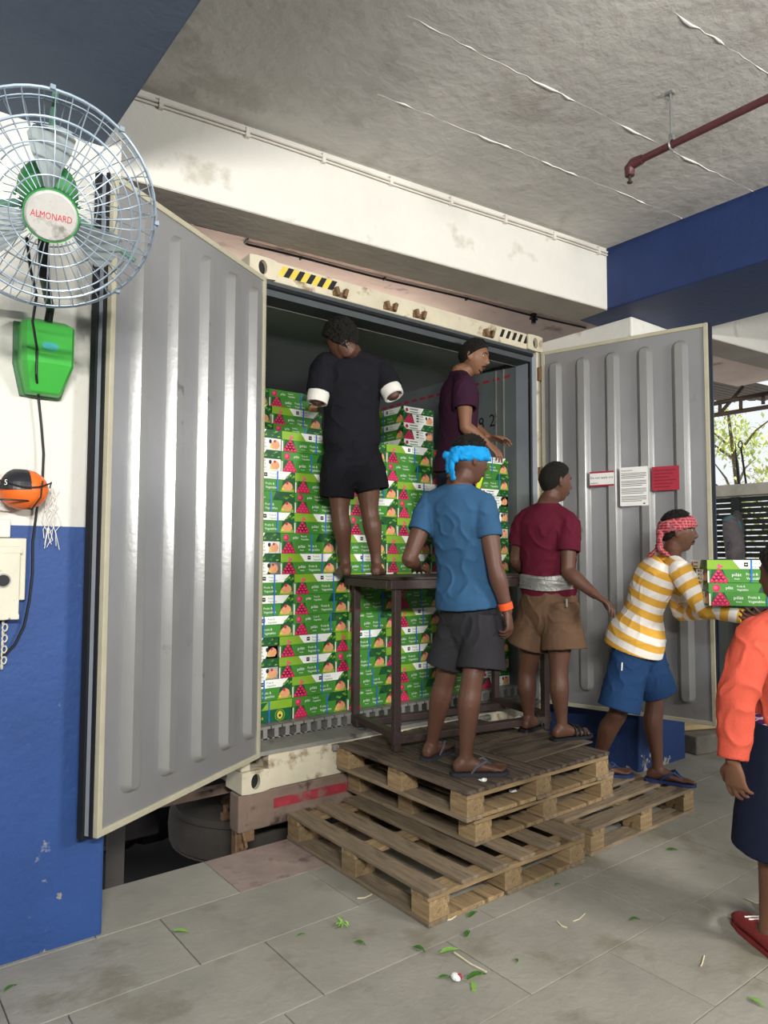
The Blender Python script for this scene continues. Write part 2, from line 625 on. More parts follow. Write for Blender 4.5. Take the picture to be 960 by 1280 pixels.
fe = thing('slat_fence', 'dark horizontal slat fence with bright gaps beside the dock', 'fence', (6.0, 0.3, 0))
for i in range(17):
    mb = MB(); mb.bb((5.985, -2.5, 1.12 + 0.06 * i), (6.01, 1.6, 1.169 + 0.06 * i)); mb.build('slat', M_FENCE, fe)
for y in (-1.6, -0.5, 0.265, 1.1):
    mb = MB(); mb.bb((5.94, y - 0.045, -0.001), (5.985, y + 0.045, 2.13)); mb.build('post', M_FENCE, fe)
mb = MB(); mb.bb((5.9, -2.5, 2.14), (6.12, 1.6, 2.265)); mb.build('coping', M_COPING, fe, bevel=0.01)
mb = MB(); mb.bb((6.0, -2.5, -0.9), (6.1, 1.6, 1.13)); mb.build('lower_wall', mat('grey_dado', '#4b4c4a', 0.8, 0.15, 4), fe)
mb = MB()
mb.tube([(6.0, 0.246, 2.262), (6.0, 0.262, 2.5), (6.0, 0.272, 2.62)], [0.03, 0.033, 0.006], 8, rb=[0.012, 0.012, 0.004])
mb.tube([(6.0, 0.272, 2.6), (6.0, 0.275, 2.72)], 0.006, 5)
tag(mb.build('iron_spike', M_CABLE, smooth=True), 'dark flat iron spike standing on the fence coping', 'spike')
mb = MB()
mb.tube([(6.0, 0.17, 2.262), (6.0, 0.215, 2.66)], 0.011, 7)
mb.tube([(6.0, 0.222 + 0.022 * math.cos(t), 2.70 + 0.038 * math.sin(t)) for t in np.linspace(0, 2 * PI, 14, endpoint=False)], 0.007, 6, closed=True)
tag(mb.build('hook_rod', M_CABLE, smooth=True), 'thin iron rod with a ring at its top beside the spike', 'rod')


def leaf_cloud(mb, c, rad, n, size, rg):
    for _ in range(n):
        v = Vector((rg.gauss(0, 1), rg.gauss(0, 1), rg.gauss(0, 1))).normalized() * rg.random() ** 0.4
        p = Vector(c) + Vector((v.x * rad[0], v.y * rad[1], v.z * rad[2]))
        q = Matrix.Rotation(rg.uniform(0, 2 * PI), 3, 'Z') @ Matrix.Rotation(rg.uniform(-1.2, 1.2), 3, 'X')
        s = size * rg.uniform(0.6, 1.3)
        mb.add([p + q @ Vector(t) * s for t in ((0, -1, 0), (0.42, 0, 0.08), (0, 1, 0), (-0.42, 0, 0.08))], [(0, 1, 2, 3)], 0)


M_LEAF = mat('pale_leaf', '#c3cf74', 0.5, 0.3, 3)
M_LEAF2 = mat('yellow_leaf', '#d6d67a', 0.5, 0.3, 3)
M_BARK = mat('bark', '#6b5c4c', 0.9, 0.2, 8)
rg = random.Random(11)
for (x, y, h, lm, lab) in [(9.0, 1.05, 3.1, M_LEAF2, 'low yellow-green tree just over the fence coping'), (10.8, 2.6, 5.0, M_LEAF, 'tall thin tree with sparse pale leaves beyond the fence'), (14.5, 0.6, 5.8, M_LEAF, 'tall pale leafy tree farther off behind the iron rods')]:
    t = thing('tree', lab, 'tree', (x, y, -0.95))
    mb = MB()
    mb.tube([(x, y, -0.95), (x + 0.1, y - 0.05, h * 0.4), (x, y + 0.1, h * 0.8)], [0.09, 0.06, 0.025], 8)
    for k in range(7):
        a = rg.uniform(0, 6.28)
        z0 = h * rg.uniform(0.3, 0.7)
        mb.tube([(x, y, z0), (x + 0.5 * math.cos(a), y + 0.5 * math.sin(a), z0 + 0.4), (x + 1.0 * math.cos(a), y + 1.0 * math.sin(a), z0 + 0.6)], [0.03, 0.018, 0.008], 6)
    mb.build('trunk', M_BARK, t, smooth=True)
    mb = MB()
    for k in range(9):
        leaf_cloud(mb, (x + rg.uniform(-0.6, 0.6), y + rg.uniform(-0.9, 0.9), h * rg.uniform(0.45, 0.95)), (0.55, 0.55, 0.4), 130, 0.06, rg)
    f = mb.build('foliage', lm, t, recalc=False)
    f['kind'] = 'stuff'

# jacket hung on the fence
jk = thing('jacket', 'grey jacket with teal lining hung over the slat fence', 'jacket', (5.85, 0.34, 1.45))
mb = MB()
pc = [at(906, 700, 7.6), at(918, 668, 7.6)]
mb.tube([at(922, 640, 7.62), at(921, 655, 7.55), at(918, 680, 7.5), at(917, 702, 7.55)], [0.08, 0.19, 0.21, 0.15], 14, rb=[0.04, 0.07, 0.08, 0.06])
mb.build('body', mat('grey_jacket', '#5b5558', 0.9, 0.2, 10, 0.4, 25), jk, smooth=True)
mb = MB()
mb.tube([at(911, 645, 7.5), at(916, 662, 7.42), at(920, 690, 7.40), at(921, 706, 7.45)], [0.06, 0.10, 0.095, 0.05], 10)
mb.build('sleeve', mat('grey_jacket_sleeve', '#6a6366', 0.9, 0.2, 10, 0.4, 25), jk, smooth=True)
mb = MB()
mb.tube([at(905, 648, 7.45), at(914, 642, 7.45), at(924, 650, 7.42), at(929, 668, 7.42)], 0.014, 8)
mb.build('lining', mat('teal_lining', '#3f7f86', 0.8, 0.1, 10), jk, smooth=True)

# blocks lying past the column
mb = MB(); mb.box((3.75, -0.52, 0.07), (0.55, 0.3, 0.14), Matrix.Rotation(R(-12), 3, 'Z'))
tag(mb.build('concrete_block', mat('old_concrete', '#6b665d', 0.9, 0.25, 6, 0.4, 20), bevel=0.012), 'dark concrete block on the floor past the blue column base', 'block')
mb = MB(); mb.box((3.72, -0.47, 0.165), (0.5, 0.12, 0.04), Matrix.Rotation(R(-22), 3, 'Z'))
tag(mb.build('wood_offcut', mat('pale_wood', '#b59f78', 0.8, 0.2, 6, 0.3, 30), bevel=0.004), 'pale timber offcut lying on the dark concrete block', 'wood')


def put2(o, p):
    put(o, p)
    return o


# ------------------------------------------------------------------ container
M_CREAM = mat('cream_frame_paint', '#c9c1aa', 0.6, 0.12, 4, 0.2, 30, dirt='#86755c', ds=7, dth=0.56)
M_RUSTY = mat('rusty_steel', '#7a5f45', 0.8, 0.25, 12, 0.3, 50, dirt='#3c2f26', ds=14, dth=0.55)
M_STEEL = mat('stainless_panel', '#a0a0a2', 0.34, 0.06, 2, 0.06, 40, metal=0.55, dirt='#8b8b8a', ds=3.5, dth=0.66)
M_RIB = mat('stainless_rib', '#a0a09f', 0.33, 0.06, 3, 0.05, 40, metal=0.55, dirt='#6f6e6d', ds=8, dth=0.66)
M_INT = mat('container_lining', '#656c6d', 0.6, 0.08, 3, 0.1, 30)
M_INTCEIL = mat('ribbed_ceiling_lining', '#b4baba', 0.6, 0.05, 3, 0.5, 3.0, stretch=(0.02, 22.0, 1.0))
M_RUBBER = mat('black_rubber', '#15171b', 0.6, 0.1, 10)
M_NAVYGASKET = mat('navy_gasket', '#1b2436', 0.5, 0.15, 10)
M_GREYEDGE = mat('grey_edge', '#8c929a', 0.5, 0.08, 6)
M_LIP = mat('cream_lip', '#aaa58f', 0.6, 0.08, 8)
M_ALU = mat('alu_sill', '#8f8d86', 0.5, 0.15, 6, 0.2, 40, metal=0.4, dirt='#55504a', ds=8, dth=0.6)
M_TFLOOR = mat('alu_floor_rail', '#8e8d88', 0.5, 0.12, 12, metal=0.3)
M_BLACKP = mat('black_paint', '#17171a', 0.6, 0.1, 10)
M_YELLOWP = mat('hazard_yellow', '#d8c04a', 0.6, 0.12, 10)
M_WHITEP = mat('sticker_white', '#e9e8e4', 0.6, 0.03, 10)
M_REDP = mat('sticker_red', '#a3283a', 0.55, 0.08, 10)
M_INK = mat('print_ink', '#5b5b5f', 0.7, 0)
Z0 = 0.241
CW, CH = 2.438, 2.896
con = thing('shipping_container', 'open grey refrigerated shipping container packed with green fruit cartons', 'shipping container', (CW / 2, 0, Z0))


def casting(x, z, sx):
    mb = MB()
    h = 0.118
    cx = x + sx * 0.081
    n = 16
    fr = [(-0.081, -0.059), (0.081, -0.059), (0.081, 0.059), (-0.081, 0.059)]

    def outl(y):
        out = []
        for k in range(n):
            a = 2 * PI * k / n + PI / n
            c, s = math.cos(a), math.sin(a)
            q = max(abs(c) / 0.081, abs(s) / 0.059)
            out.append((cx + c / q, y, z + h / 2 + s / q))
        return out

    def hole(y, r=(0.027, 0.041)):
        return [(cx + r[0] * math.cos(2 * PI * k / n + PI / n), y, z + h / 2 + r[1] * math.sin(2 * PI * k / n + PI / n)) for k in range(n)]
    mb.rings([outl(0.17), outl(-0.012), outl(-0.018), hole(-0.018), hole(0.09)], cap=True)
    o = mb.build('corner_casting', M_CREAM, con)
    m2 = MB(); m2.rings([hole(0.01, (0.0265, 0.0405)), hole(0.03, (0.0265, 0.0405))]); put(m2.build('casting_hole_shade', M_BLACKP), o)  # black plug stands in for the shade inside the casting hole
    return o


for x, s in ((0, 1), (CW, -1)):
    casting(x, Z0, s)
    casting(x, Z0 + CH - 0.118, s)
for x0, x1 in ((0.0, 0.055), (CW - 0.055, CW)):
    mb = MB(); mb.bb((x0, -0.005, Z0 + 0.118), (x1, 0.17, Z0 + CH - 0.118))
    post = mb.build('post', M_CREAM, con, bevel=0.006)
    for z in (0.62, 1.35, 2.1, 2.85):
        m2 = MB()
        hx_ = x0 + 0.0275
        m2.box((hx_, -0.018, z), (0.05, 0.024, 0.1))
        m2.tube([(hx_, -0.035, z - 0.06), (hx_, -0.035, z + 0.06)], 0.012, 8)
        put(m2.build('hinge', M_RUSTY, None, smooth=True), post)
for x0, x1 in ((0.055, 0.085), (CW - 0.1, CW - 0.055)):
    mb = MB(); mb.bb((x0, 0.0, 0.46), (x1, 0.16, 3.0))
    mb.build('jamb', M_GREYEDGE, con)
    g = MB(); xx = x1 if x0 < 1 else x0
    g.tube([(xx, 0.02, 0.46), (xx, 0.02, 2.96)], 0.014, 8)
    g.build('gasket', M_RUBBER, con, smooth=True)
mb = MB(); mb.bb((0.162, -0.004, 3.02), (CW - 0.162, 0.16, Z0 + CH))
header = mb.build('header', M_CREAM, con, bevel=0.006)
mb = MB(); mb.bb((0.085, 0.004, 2.935), (CW - 0.085, 0.16, 3.02)); mb.build('lintel_lining', mat('dark_lintel', '#43484b', 0.6, 0.1, 5), con)
mb = MB(); mb.tube([(0.09, 0.0, 2.985), (CW - 0.1, 0.0, 2.985)], 0.014, 8); mb.build('gasket', M_RUBBER, con, smooth=True)
mb = MB(); mb.tube([(0.1, 0.155, 2.938), (CW - 0.1, 0.155, 2.938)], 0.006, 6); mb.build('edge_strip', M_ALU, con, smooth=True)
for x0, x1, first in ((0.18, 0.55, 1), (1.95, 2.27, 0)):
    mb = MB()
    n = 5
    wd = (x1 - x0) / n
    for k in range(n):
        a = x0 + k * wd
        if first:
            mb.prism([(a, 0), (a + wd * 0.48, 0), (a + wd * 0.95, 0.06), (a + wd * 0.47, 0.06)], (0, -0.0042, 3.06), (1, 0, 0), (0, 0, 1), (0, -0.001, 0), 1)
        q = a + wd * 0.5
        mb.prism([(q, 0), (q + wd * 0.48, 0), (q + wd * 0.95, 0.06), (q + wd * 0.47, 0.06)], (0, -0.0042, 3.06), (1, 0, 0), (0, 0, 1), (0, -0.001, 0), 0)
    put(mb.build('hazard_stripe', [M_BLACKP, M_YELLOWP]), header)
for x in (0.60, 0.98, 1.22, 1.86):
    mb = MB()
    for dx in (-0.03, 0.03):
        mb.box((x + dx, -0.022, 3.055), (0.022, 0.035, 0.05), Matrix.Rotation(0.3 * (1 if dx > 0 else -1), 3, 'Y'))
    mb.box((x, -0.008, 3.045), (0.1, 0.012, 0.03))
    put(mb.build('lock_keeper', M_RUSTY, bevel=0.003), header)

# sill and threshold
mb = MB(); mb.bb((0.162, -0.004, Z0), (CW - 0.162, 0.16, 0.43)); sill = mb.build('sill', M_CREAM, con, bevel=0.006)
mb = MB()
mb.prism([(-0.012, 0.425), (-0.012, 0.447), (0.15, 0.462), (0.15, 0.43)], (0.055, 0, 0), (0, 1, 0), (0, 0, 1), (CW - 0.11, 0, 0))
mb.build('threshold', M_ALU, con)
for x in (0.61, 1.2, 1.8):
    mb = MB(); mb.box((x, -0.02, 0.40), (0.09, 0.03, 0.035)); mb.tube([(x - 0.03, -0.04, 0.405), (x + 0.03, -0.04, 0.405)], 0.011, 8)
    put(mb.build('lock_keeper', M_ALU, bevel=0.003), sill)

# lining, roof, floor, added roof bounce plate
DEP = 6.0
mb = MB(); mb.bb((0.0, 0.16, Z0 + 0.05), (0.045, DEP, 3.13)); mb.build('side_panel', M_INT, con)
mb = MB(); mb.bb((2.34, 0.16, Z0 + 0.05), (CW, DEP, 3.13)); rw = mb.build('side_panel', M_INT, con)
mb = MB(); mb.bb((0.045, 0.16, 2.97), (2.34, DEP, 3.13)); mb.build('roof_panel', M_INTCEIL, con)
mb = MB(); mb.bb((0.045, DEP - 0.1, Z0 + 0.2), (2.34, DEP, 2.97)); mb.build('end_panel', M_INT, con)
mb = MB(); mb.bb((0.0, 0.17, 3.13), (CW, DEP, 3.136)); mb.build('roof_bounce_plate', M_WHITEP, con)  # unseen white plate, added to bounce daylight up onto the pink slab
mb = MB(); mb.bb((0.045, 0.16, Z0 + 0.05), (2.34, DEP - 0.1, 0.462)); mb.build('floor_deck', mat('shade_toned_deck', '#242322', 0.9, 0.2, 8), con)  # deck colour darkened to stand for the shade between the floor rails
mb = MB()
tp = [(-0.034, 0.060), (0.034, 0.060), (0.034, 0.066), (-0.034, 0.066)]
mb.bb((-0.0135, 0.150, 0.462), (0.0135, 2.2, 0.522))
mb.bb((-0.026, 0.150, 0.462), (0.026, 2.2, 0.468))
mb.bb((-0.0315, 0.148, 0.518), (0.0315, 2.2, 0.533))
rail = mb.build('floor_rail', M_TFLOOR, con)
for k in range(32):
    o = rail if k == 0 else rail.copy()
    if k: COL.objects.link(o)
    o.location.x = 0.082 + 0.0715 * k
# marks on the lining: load line and numerals
mb = MB()
for k in range(26):
    y = 0.22 + 0.11 * k
    mb.bb((2.3385, y, 2.865), (2.34, y + 0.07, 2.885))
tag(put2(mb.build('load_line', M_REDP), rw), kind='stuff')
mb = MB()
put_text(mb, '8', (2.339, 0.56, 2.50), (0, -1, 0), (0, 0, 1), height=0.10)
put_text(mb, '2', (2.339, 0.44, 2.51), (0, -1, 0), (0, 0, 1), height=0.10)
put(mb.build('numerals', M_BLACKP), rw)
for y in (0.28, 0.36):
    mb = MB(); mb.bb((2.33, y, 0.54), (2.34, y + 0.012, 2.96)); put(mb.build('seam_strip', M_ALU), rw)


def stadium(hw, z0, z1, n=6):
    pts = []
    r = hw
    for k in range(n + 1):
        a = PI * k / n
        pts.append((r * math.cos(a), z1 - r + r * math.sin(a)))
    for k in range(n + 1):
        a = PI + PI * k / n
        pts.append((r * math.cos(a), z0 + r + r * math.sin(a)))
    return pts


DW, DH, DZ, DT = 1.1606, 2.587, 0.427, 0.075


def container_door(hinge, e, n, stickers=False):
    """leaf with its inner face towards n, hinge at hinge, leaf running along e"""
    h, e, n = Vector((*hinge, 0)), Vector((*e, 0)).normalized(), Vector((*n, 0)).normalized()
    Z = Vector((0, 0, 1))

    def P(u, wd, z):
        return h + e * u + n * wd + Z * z

    def slab_(mb, u0, u1, w0, w1, z0, z1, mi=0):
        mb.add([P(u, wd, z) for u in (u0, u1) for wd in (w0, w1) for z in (z0, z1)], [(0, 1, 3, 2), (4, 6, 7, 5), (0, 4, 5, 1), (2, 3, 7, 6), (0, 2, 6, 4), (1, 5, 7, 3)], mi)
    zb, zt = DZ, DZ + DH
    mb = MB()
    slab_(mb, 0.012, DW - 0.012, -DT, 0, zb + 0.012, zt - 0.012)
    d = mb.build('door', M_STEEL, con)
    # cream lip round the face
    mb = MB()
    for u0, u1, z0, z1 in ((0.0, 0.026, zb, zt), (DW - 0.026, DW, zb, zt), (0.026, DW - 0.026, zb, zb + 0.026), (0.026, DW - 0.026, zt - 0.026, zt)):
        slab_(mb, u0, u1, -0.014, 0.010, z0, z1)
    put(mb.build('lip', M_LIP, bevel=0.003), d)
    # seals round the edge: black, grey, black
    for w0, w1, ex, mm, nm in ((-0.030, -0.014, 0.004, M_RUBBER, 'seal'), (-0.055, -0.030, -0.002, M_GREYEDGE if not stickers else M_NAVYGASKET, 'edge_channel'), (-0.082, -0.055, 0.010, M_RUBBER if not stickers else M_NAVYGASKET, 'seal')):
        mb = MB()
        for u0, u1, z0, z1 in ((-ex, 0.02, zb - ex, zt + ex), (DW - 0.02, DW + ex, zb - ex, zt + ex), (0.02, DW - 0.02, zb - ex, zb + 0.02), (0.02, DW - 0.02, zt - 0.02, zt + ex)):
            slab_(mb, u0, u1, w0, w1, z0, z1)
        put(mb.build(nm, mm), d)
    for k, u in enumerate((0.105, 0.315, 0.53, 0.755, 0.985)):
        mb = MB()
        rs = []
        for hw, wd, ins in ((0.054, -0.002, 0.0), (0.053, 0.001, 0.001), (0.024, 0.034, 0.022)):
            rs.append([P(u + x, wd, z) for x, z in stadium(hw, zb + 0.115 + ins, zt - 0.085 - ins)])
        mb.rings(rs)
        put(mb.build('rib', M_RIB, None, smooth=30), d)
    for u in (0.38, 0.86):
        mb = MB()
        mb.tube([P(u, -DT - 0.03, zb - 0.02), P(u, -DT - 0.03, zt + 0.02)], 0.017, 10)
        for z in (0.7, 1.5, 2.3, 2.9):
            mb.box(P(u, -DT - 0.02, z), (0.06, 0.03, 0.06), Matrix((e, n, Z)).transposed())
        put(mb.build('lock_rod', M_ALU, None, smooth=True), d)
    if stickers:
        def sticker(nm, u0, u1, z0, z1, mats, fn):
            mb = MB()
            slab_(mb, u0, u1, 0.0342, 0.0352, z0, z1)
            fn(mb, u0, u1, z0, z1)
            o = mb.build(nm, mats)
            put(o, d)
            return o

        def flat(mb, u0, u1, z0, z1, mi):
            mb.add([P(u0, 0.0358, z0), P(u1, 0.0358, z0), P(u1, 0.0358, z1), P(u0, 0.0358, z1)], [(0, 1, 2, 3)], mi)

        def f1(mb, u0, u1, z0, z1):
            flat(mb, u0, u1, z1 - 0.012, z1, 1)
            flat(mb, u0, u1, z0, z0 + 0.012, 1)
            put_text(mb, 'Do not apply any', P(u0 + 0.006, 0.0358, (z0 + z1) / 2 + 0.002), e, Z, width=u1 - u0 - 0.012, height=0.016, mi=2)
            put_text(mb, 'sealant', P(u0 + 0.006, 0.0358, z0 + 0.018), e, Z, height=0.014, mi=2)

        def f2(mb, u0, u1, z0, z1):
            put_text(mb, 'Attention', P(u0 + 0.01, 0.0358, z1 - 0.028), e, Z, height=0.014, mi=2)
            rg = random.Random(3)
            z = z1 - 0.045
            k = 0
            while z > z0 + 0.02:
                if k % 5 != 4:
                    flat(mb, u0 + 0.01, u1 - (0.012 + (0.05 * rg.random() if k % 5 == 3 else 0)), z, z + 0.004, 2)
                z -= 0.0105
                k += 1
            flat(mb, u1 - 0.035, u1 - 0.02, z0 + 0.01, z0 + 0.018, 3)

        def f3(mb, u0, u1, z0, z1):
            for k in range(6):
                flat(mb, u0 + 0.015, u1 - 0.02 - 0.02 * (k % 3), z1 - 0.03 - 0.022 * k, z1 - 0.022 - 0.022 * k, 1)
        dk = mat('sticker_red_dark', '#7d1c2c', 0.6, 0.05)
        sticker('warning_sticker', 0.372, 0.545, 1.98, 2.085, [M_WHITEP, M_REDP, M_BLACKP], f1)['label'] = 'white sticker with red edges'
        sticker('notice_sticker', 0.585, 0.775, 1.835, 2.10, [M_WHITEP, M_REDP, M_INK, M_BLACKP], f2)['label'] = 'white notice with grey lines of print'
        sticker('red_sticker', 0.80, 0.975, 1.93, 2.09, [M_REDP, dk], f3)['label'] = 'plain dark red sticker'
    return d


def rot2(v, a):
    return (v[0] * math.cos(a) - v[1] * math.sin(a), v[0] * math.sin(a) + v[1] * math.cos(a))


aL, aR = 0.5335, 1.3066
dl = container_door((0.09, -0.03), (-math.cos(aL), -math.sin(aL)), (math.sin(aL), -math.cos(aL)))
dr = container_door((2.408, -0.03), (math.cos(aR), -math.sin(aR)), (-math.sin(aR), -math.cos(aR)), True)

# ------------------------------------------------------------------ trailer under the container
M_CHASSIS = mat('chassis_paint', '#7c6a5e', 0.7, 0.2, 5, 0.3, 30, dirt='#4a3a34', ds=8, dth=0.55)
M_REFLECT = mat('red_reflector', '#9c3640', 0.5, 0.25, 12, dirt='#7d6a62', ds=9, dth=0.5)
M_TYRE = mat('tyre_rubber', '#413c37', 0.8, 0.15, 8, 0.3, 40)
ch = thing('trailer_chassis', 'brown trailer rear beam with a red reflector strip below the container', 'trailer', (1.2, 0.3, -0.95))
mb = MB(); mb.bb((-0.01, 0.0, 0.045), (2.45, 0.1, 0.238)); bm_ = mb.build('rear_beam', M_CHASSIS, ch, bevel=0.006)
mb = MB(); mb.prism([(0.2, 0.135), (0.2, 0.185), (1.3, 0.185), (1.3, 0.125)], (0, -0.001, 0), (1, 0, 0), (0, 0, 1), (0, -0.002, 0)); put(mb.build('reflector', M_REFLECT), bm_)
mb = MB(); mb.bb((0.3, 0.1, 0.06), (0.42, 5.9, 0.24)); mb.bb((2.0, 0.1, 0.06), (2.12, 5.9, 0.24)); mb.build('frame_rail', M_CHASSIS, ch)
for x in (0.02, 1.95):
    for dx in (0.0, 0.29):
        mb = MB()
        prof = [(-0.13, 0.30), (-0.135, 0.42), (-0.12, 0.475), (-0.08, 0.495), (0.08, 0.495), (0.12, 0.475), (0.135, 0.42), (0.13, 0.30)]
        rs = [[(x + 0.14 + dx + px, 2.6 + r * math.cos(2 * PI * k / 32), -0.40 + r * math.sin(2 * PI * k / 32)) for k in range(32)] for px, r in prof]
        mb.rings(rs)
        wh = mb.build('wheel', M_TYRE, ch, smooth=35)
        m2 = MB()
        m2.tube([(x + 0.14 + dx - 0.10, 2.6, -0.40), (x + 0.14 + dx + 0.10, 2.6, -0.40)], 0.28, 24)
        put(m2.build('rim', M_RUSTY, None, smooth=40), wh)
mb = MB(); mb.tube([(0.02, 2.6, -0.4), (2.4, 2.6, -0.4)], 0.05, 10); mb.build('axle', M_CHASSIS, ch)
mb = MB(); mb.bb((-0.62, 0.70, -0.13), (-0.16, 0.76, 0.22)); mb.bb((-0.62, 0.76, 0.16), (-0.16, 1.5, 0.22)); mb.build('side_guard', mat('dark_guard', '#2c2928', 0.8, 0.2, 6), ch, bevel=0.01)
mb = MB()
mb.rings([[(x, 0.32 + 0.05 * math.sin((z + 0.9) * 2.2), z) for x in (-0.56, -0.47)] + [(x, 0.335 + 0.05 * math.sin((z + 0.9) * 2.2), z) for x in (-0.47, -0.56)] for z in np.linspace(-0.9, 0.16, 10)])
mb.build('mud_flap', mat('grey_flap', '#4d4a48', 0.8, 0.2, 6), ch, smooth=30)
mb = MB(); mb.bb((-0.75, 0.3, 0.16), (0.3, 0.36, 0.2)); mb.build('flap_bar', M_CHASSIS, ch)
mb = MB(); mb.box((0.06, 0.03, 0.12), (0.06, 0.05, 0.26)); mb.box((0.02, 0.06, -0.02), (0.05, 0.05, 0.16)); mb.tube([(0.02, 0.0, 0.05), (0.03, -0.02, -0.02), (0.02, 0.03, -0.1)], 0.01, 6); mb.build('lamp_bracket', M_RUSTY, ch, bevel=0.004)

# spare wheel slung flat under the rear
SWX, SWY = 0.47, 0.78
spw = MB()
prof = [(0.18, -0.085), (0.30, -0.055), (0.42, -0.045), (0.475, -0.055), (0.498, -0.085), (0.492, -0.092), (0.505, -0.105), (0.512, -0.18), (0.505, -0.265), (0.49, -0.28), (0.494, -0.288), (0.46, -0.31), (0.30, -0.30)]
spw.rings([[(SWX + r * math.cos(2 * PI * k / 48), SWY + r * math.sin(2 * PI * k / 48), z) for k in range(48)] for r, z in prof])
sw_ = spw.build('spare_tyre', M_TYRE, ch, smooth=40)
m2 = MB(); m2.tube([(SWX, SWY, -0.13), (SWX, SWY, -0.08)], 0.19, 24); put(m2.build('rim', M_RUSTY, None, smooth=40), sw_)
mb = MB(); mb.tube([(SWX - 0.32, SWY - 0.30, 0.03), (SWX - 0.32, SWY - 0.30, -0.05)], 0.015, 8); mb.box((SWX - 0.32, SWY - 0.30, -0.035), (0.05, 0.04, 0.05)); mb.build('spare_hanger', M_RUSTY, ch, bevel=0.004)

# ------------------------------------------------------------------ fruit cartons
C_GREEN = mat('carton_green', '#3f862c', 0.5, 0.10, 6)
C_DGREEN = mat('carton_dark_green', '#17502a', 0.5, 0.25, 30)
C_LIME = mat('carton_lime', '#7fa92b', 0.5, 0.10, 8)
C_WHITE = mat('carton_white', '#eef0ea', 0.5, 0.03, 8)
C_RASP = mat('carton_raspberry', '#c0214f', 0.5, 0.15, 60)
C_RASP2 = mat('carton_raspberry_light', '#e0527c', 0.5, 0.15, 60)
C_ORANGE = mat('carton_orange', '#e0a071', 0.5, 0.15, 40)
C_BLACK = mat('carton_black', '#1b1f1c', 0.5, 0)
C_YELL = mat('carton_yellow', '#d5c53f', 0.5, 0.1, 20)
C_DEEP = mat('carton_deep_green', '#0e5a34', 0.5, 0.1, 10)
C_MAT = [C_GREEN, C_DGREEN, C_LIME, C_WHITE, C_RASP, C_RASP2, C_ORANGE, C_BLACK, C_YELL, C_DEEP]
C_STRAP = mat('blue_strap', '#2d6fc0', 0.4, 0.1, 10)
BL, BD, BH = 0.393, 0.295, 0.1195
TRAY_H = 0.073


class Art:
    """print on one carton face: s across 0..1, t up 0..1, thin layers of flat colour"""

    def __init__(s, mb, o, ux, uy, n, w, h):
        s.mb, s.o, s.ux, s.uy, s.n, s.w, s.h = mb, Vector(o), Vector(ux) * w, Vector(uy) * h, Vector(n), w, h

    def poly(s, pts, mi, lay=1):
        s.mb.flat(pts, s.o + s.n * (0.0004 * lay), s.ux, s.uy, mi)

    def disc(s, c, r, mi, lay=1, n=8, ky=1.0):
        k = s.w / s.h
        s.poly([(c[0] + r * math.cos(2 * PI * i / n), c[1] + r * k * ky * math.sin(2 * PI * i / n)) for i in range(n)], mi, lay)

    def text(s, tx, c, w, h, mi=3, lay=3):
        put_text(s.mb, tx, s.o + s.n * (0.0004 * lay) + s.ux * c[0] + s.uy * c[1], s.ux, s.uy, width=w, height=h, mi=mi)


def berries(a, s0, s1, t0, t1, lay=2):
    r = (s1 - s0) / 8.2
    k = 0
    for row, n in enumerate((4, 3, 2, 1)):
        for i in range(n):
            c = ((s0 + s1) / 2 + (i - (n - 1) / 2) * r * 1.9, t0 + (t1 - t0) * (0.16 + 0.24 * row))
            a.disc(c, r * 1.12, 4, lay)
            a.disc((c[0] - r * 0.2, c[1] + 0.04), r * 0.4, 5, lay + 1, 6)
            k += 1


def drink(a, s0, s1, top=1):
    w = s1 - s0
    a.poly([(s0, 0), (s1, 0), (s1, 0.3), (s0 + 0.15 * w, 0.3)], 2, 1)
    a.poly([(s0 + 0.12 * w, 0.28), (s1, 0.28), (s1, 1), (s0 + 0.2 * w, 1)], top, 1)
    a.poly([(s0 + 0.25 * w, 0.12), (s0 + 0.75 * w, 0.12), (s0 + 0.92 * w, 0.4), (s0 + 0.85 * w, 0.7), (s0 + 0.6 * w, 0.9), (s0 + 0.35 * w, 0.72), (s0 + 0.15 * w, 0.45)], 6, 2)
    a.disc((s0 + 0.5 * w, 0.78), 0.10 * w, 4, 3)
    a.disc((s0 + 0.2 * w, 0.25), 0.10 * w, 8, 3, 6)


def tray_long(a):
    a.poly([(0, 0), (0.018, 0), (0.018, 0.9), (0, 0.9)], 3, 1)
    a.poly([(0.03, 0.0), (0.27, 0.0), (0.20, 1), (0.05, 1)], 1, 1)
    berries(a, 0.02, 0.27, 0.0, 0.95)
    a.text('pil\u00e4t', (0.315, 0.5), 0.125, 0.24)
    a.text('fresh', (0.345, 0.24), 0.07, 0.12)
    a.text('Fruits &', (0.50, 0.56), 0.15, 0.2)
    a.text('Vegetables', (0.50, 0.24), 0.21, 0.2)
    drink(a, 0.75, 0.995)


def tray_end(a):
    a.poly([(0, 0), (1, 0), (1, 1), (0, 1)], 3, 1)
    a.poly([(0, 0), (0.36, 0), (0.27, 1), (0, 1)], 1, 2)
    berries(a, 0.01, 0.35, 0.0, 0.9, 3)
    for t in (0.78, 0.5, 0.2):
        a.poly([(0.42, t), (0.50, t), (0.50, t + 0.14), (0.42, t + 0.14)], 7, 2)
    a.text('pil\u00e4t', (0.53, 0.78), 0.13, 0.14, 7)
    a.text('Fruits &', (0.53, 0.5), 0.13, 0.13, 7)
    a.text('Vegetables', (0.53, 0.2), 0.15, 0.13, 7)
    a.disc((0.76, 0.72), 0.035, 7, 3, 8, 1.3)
    drink(a, 0.72, 1.0, 3)


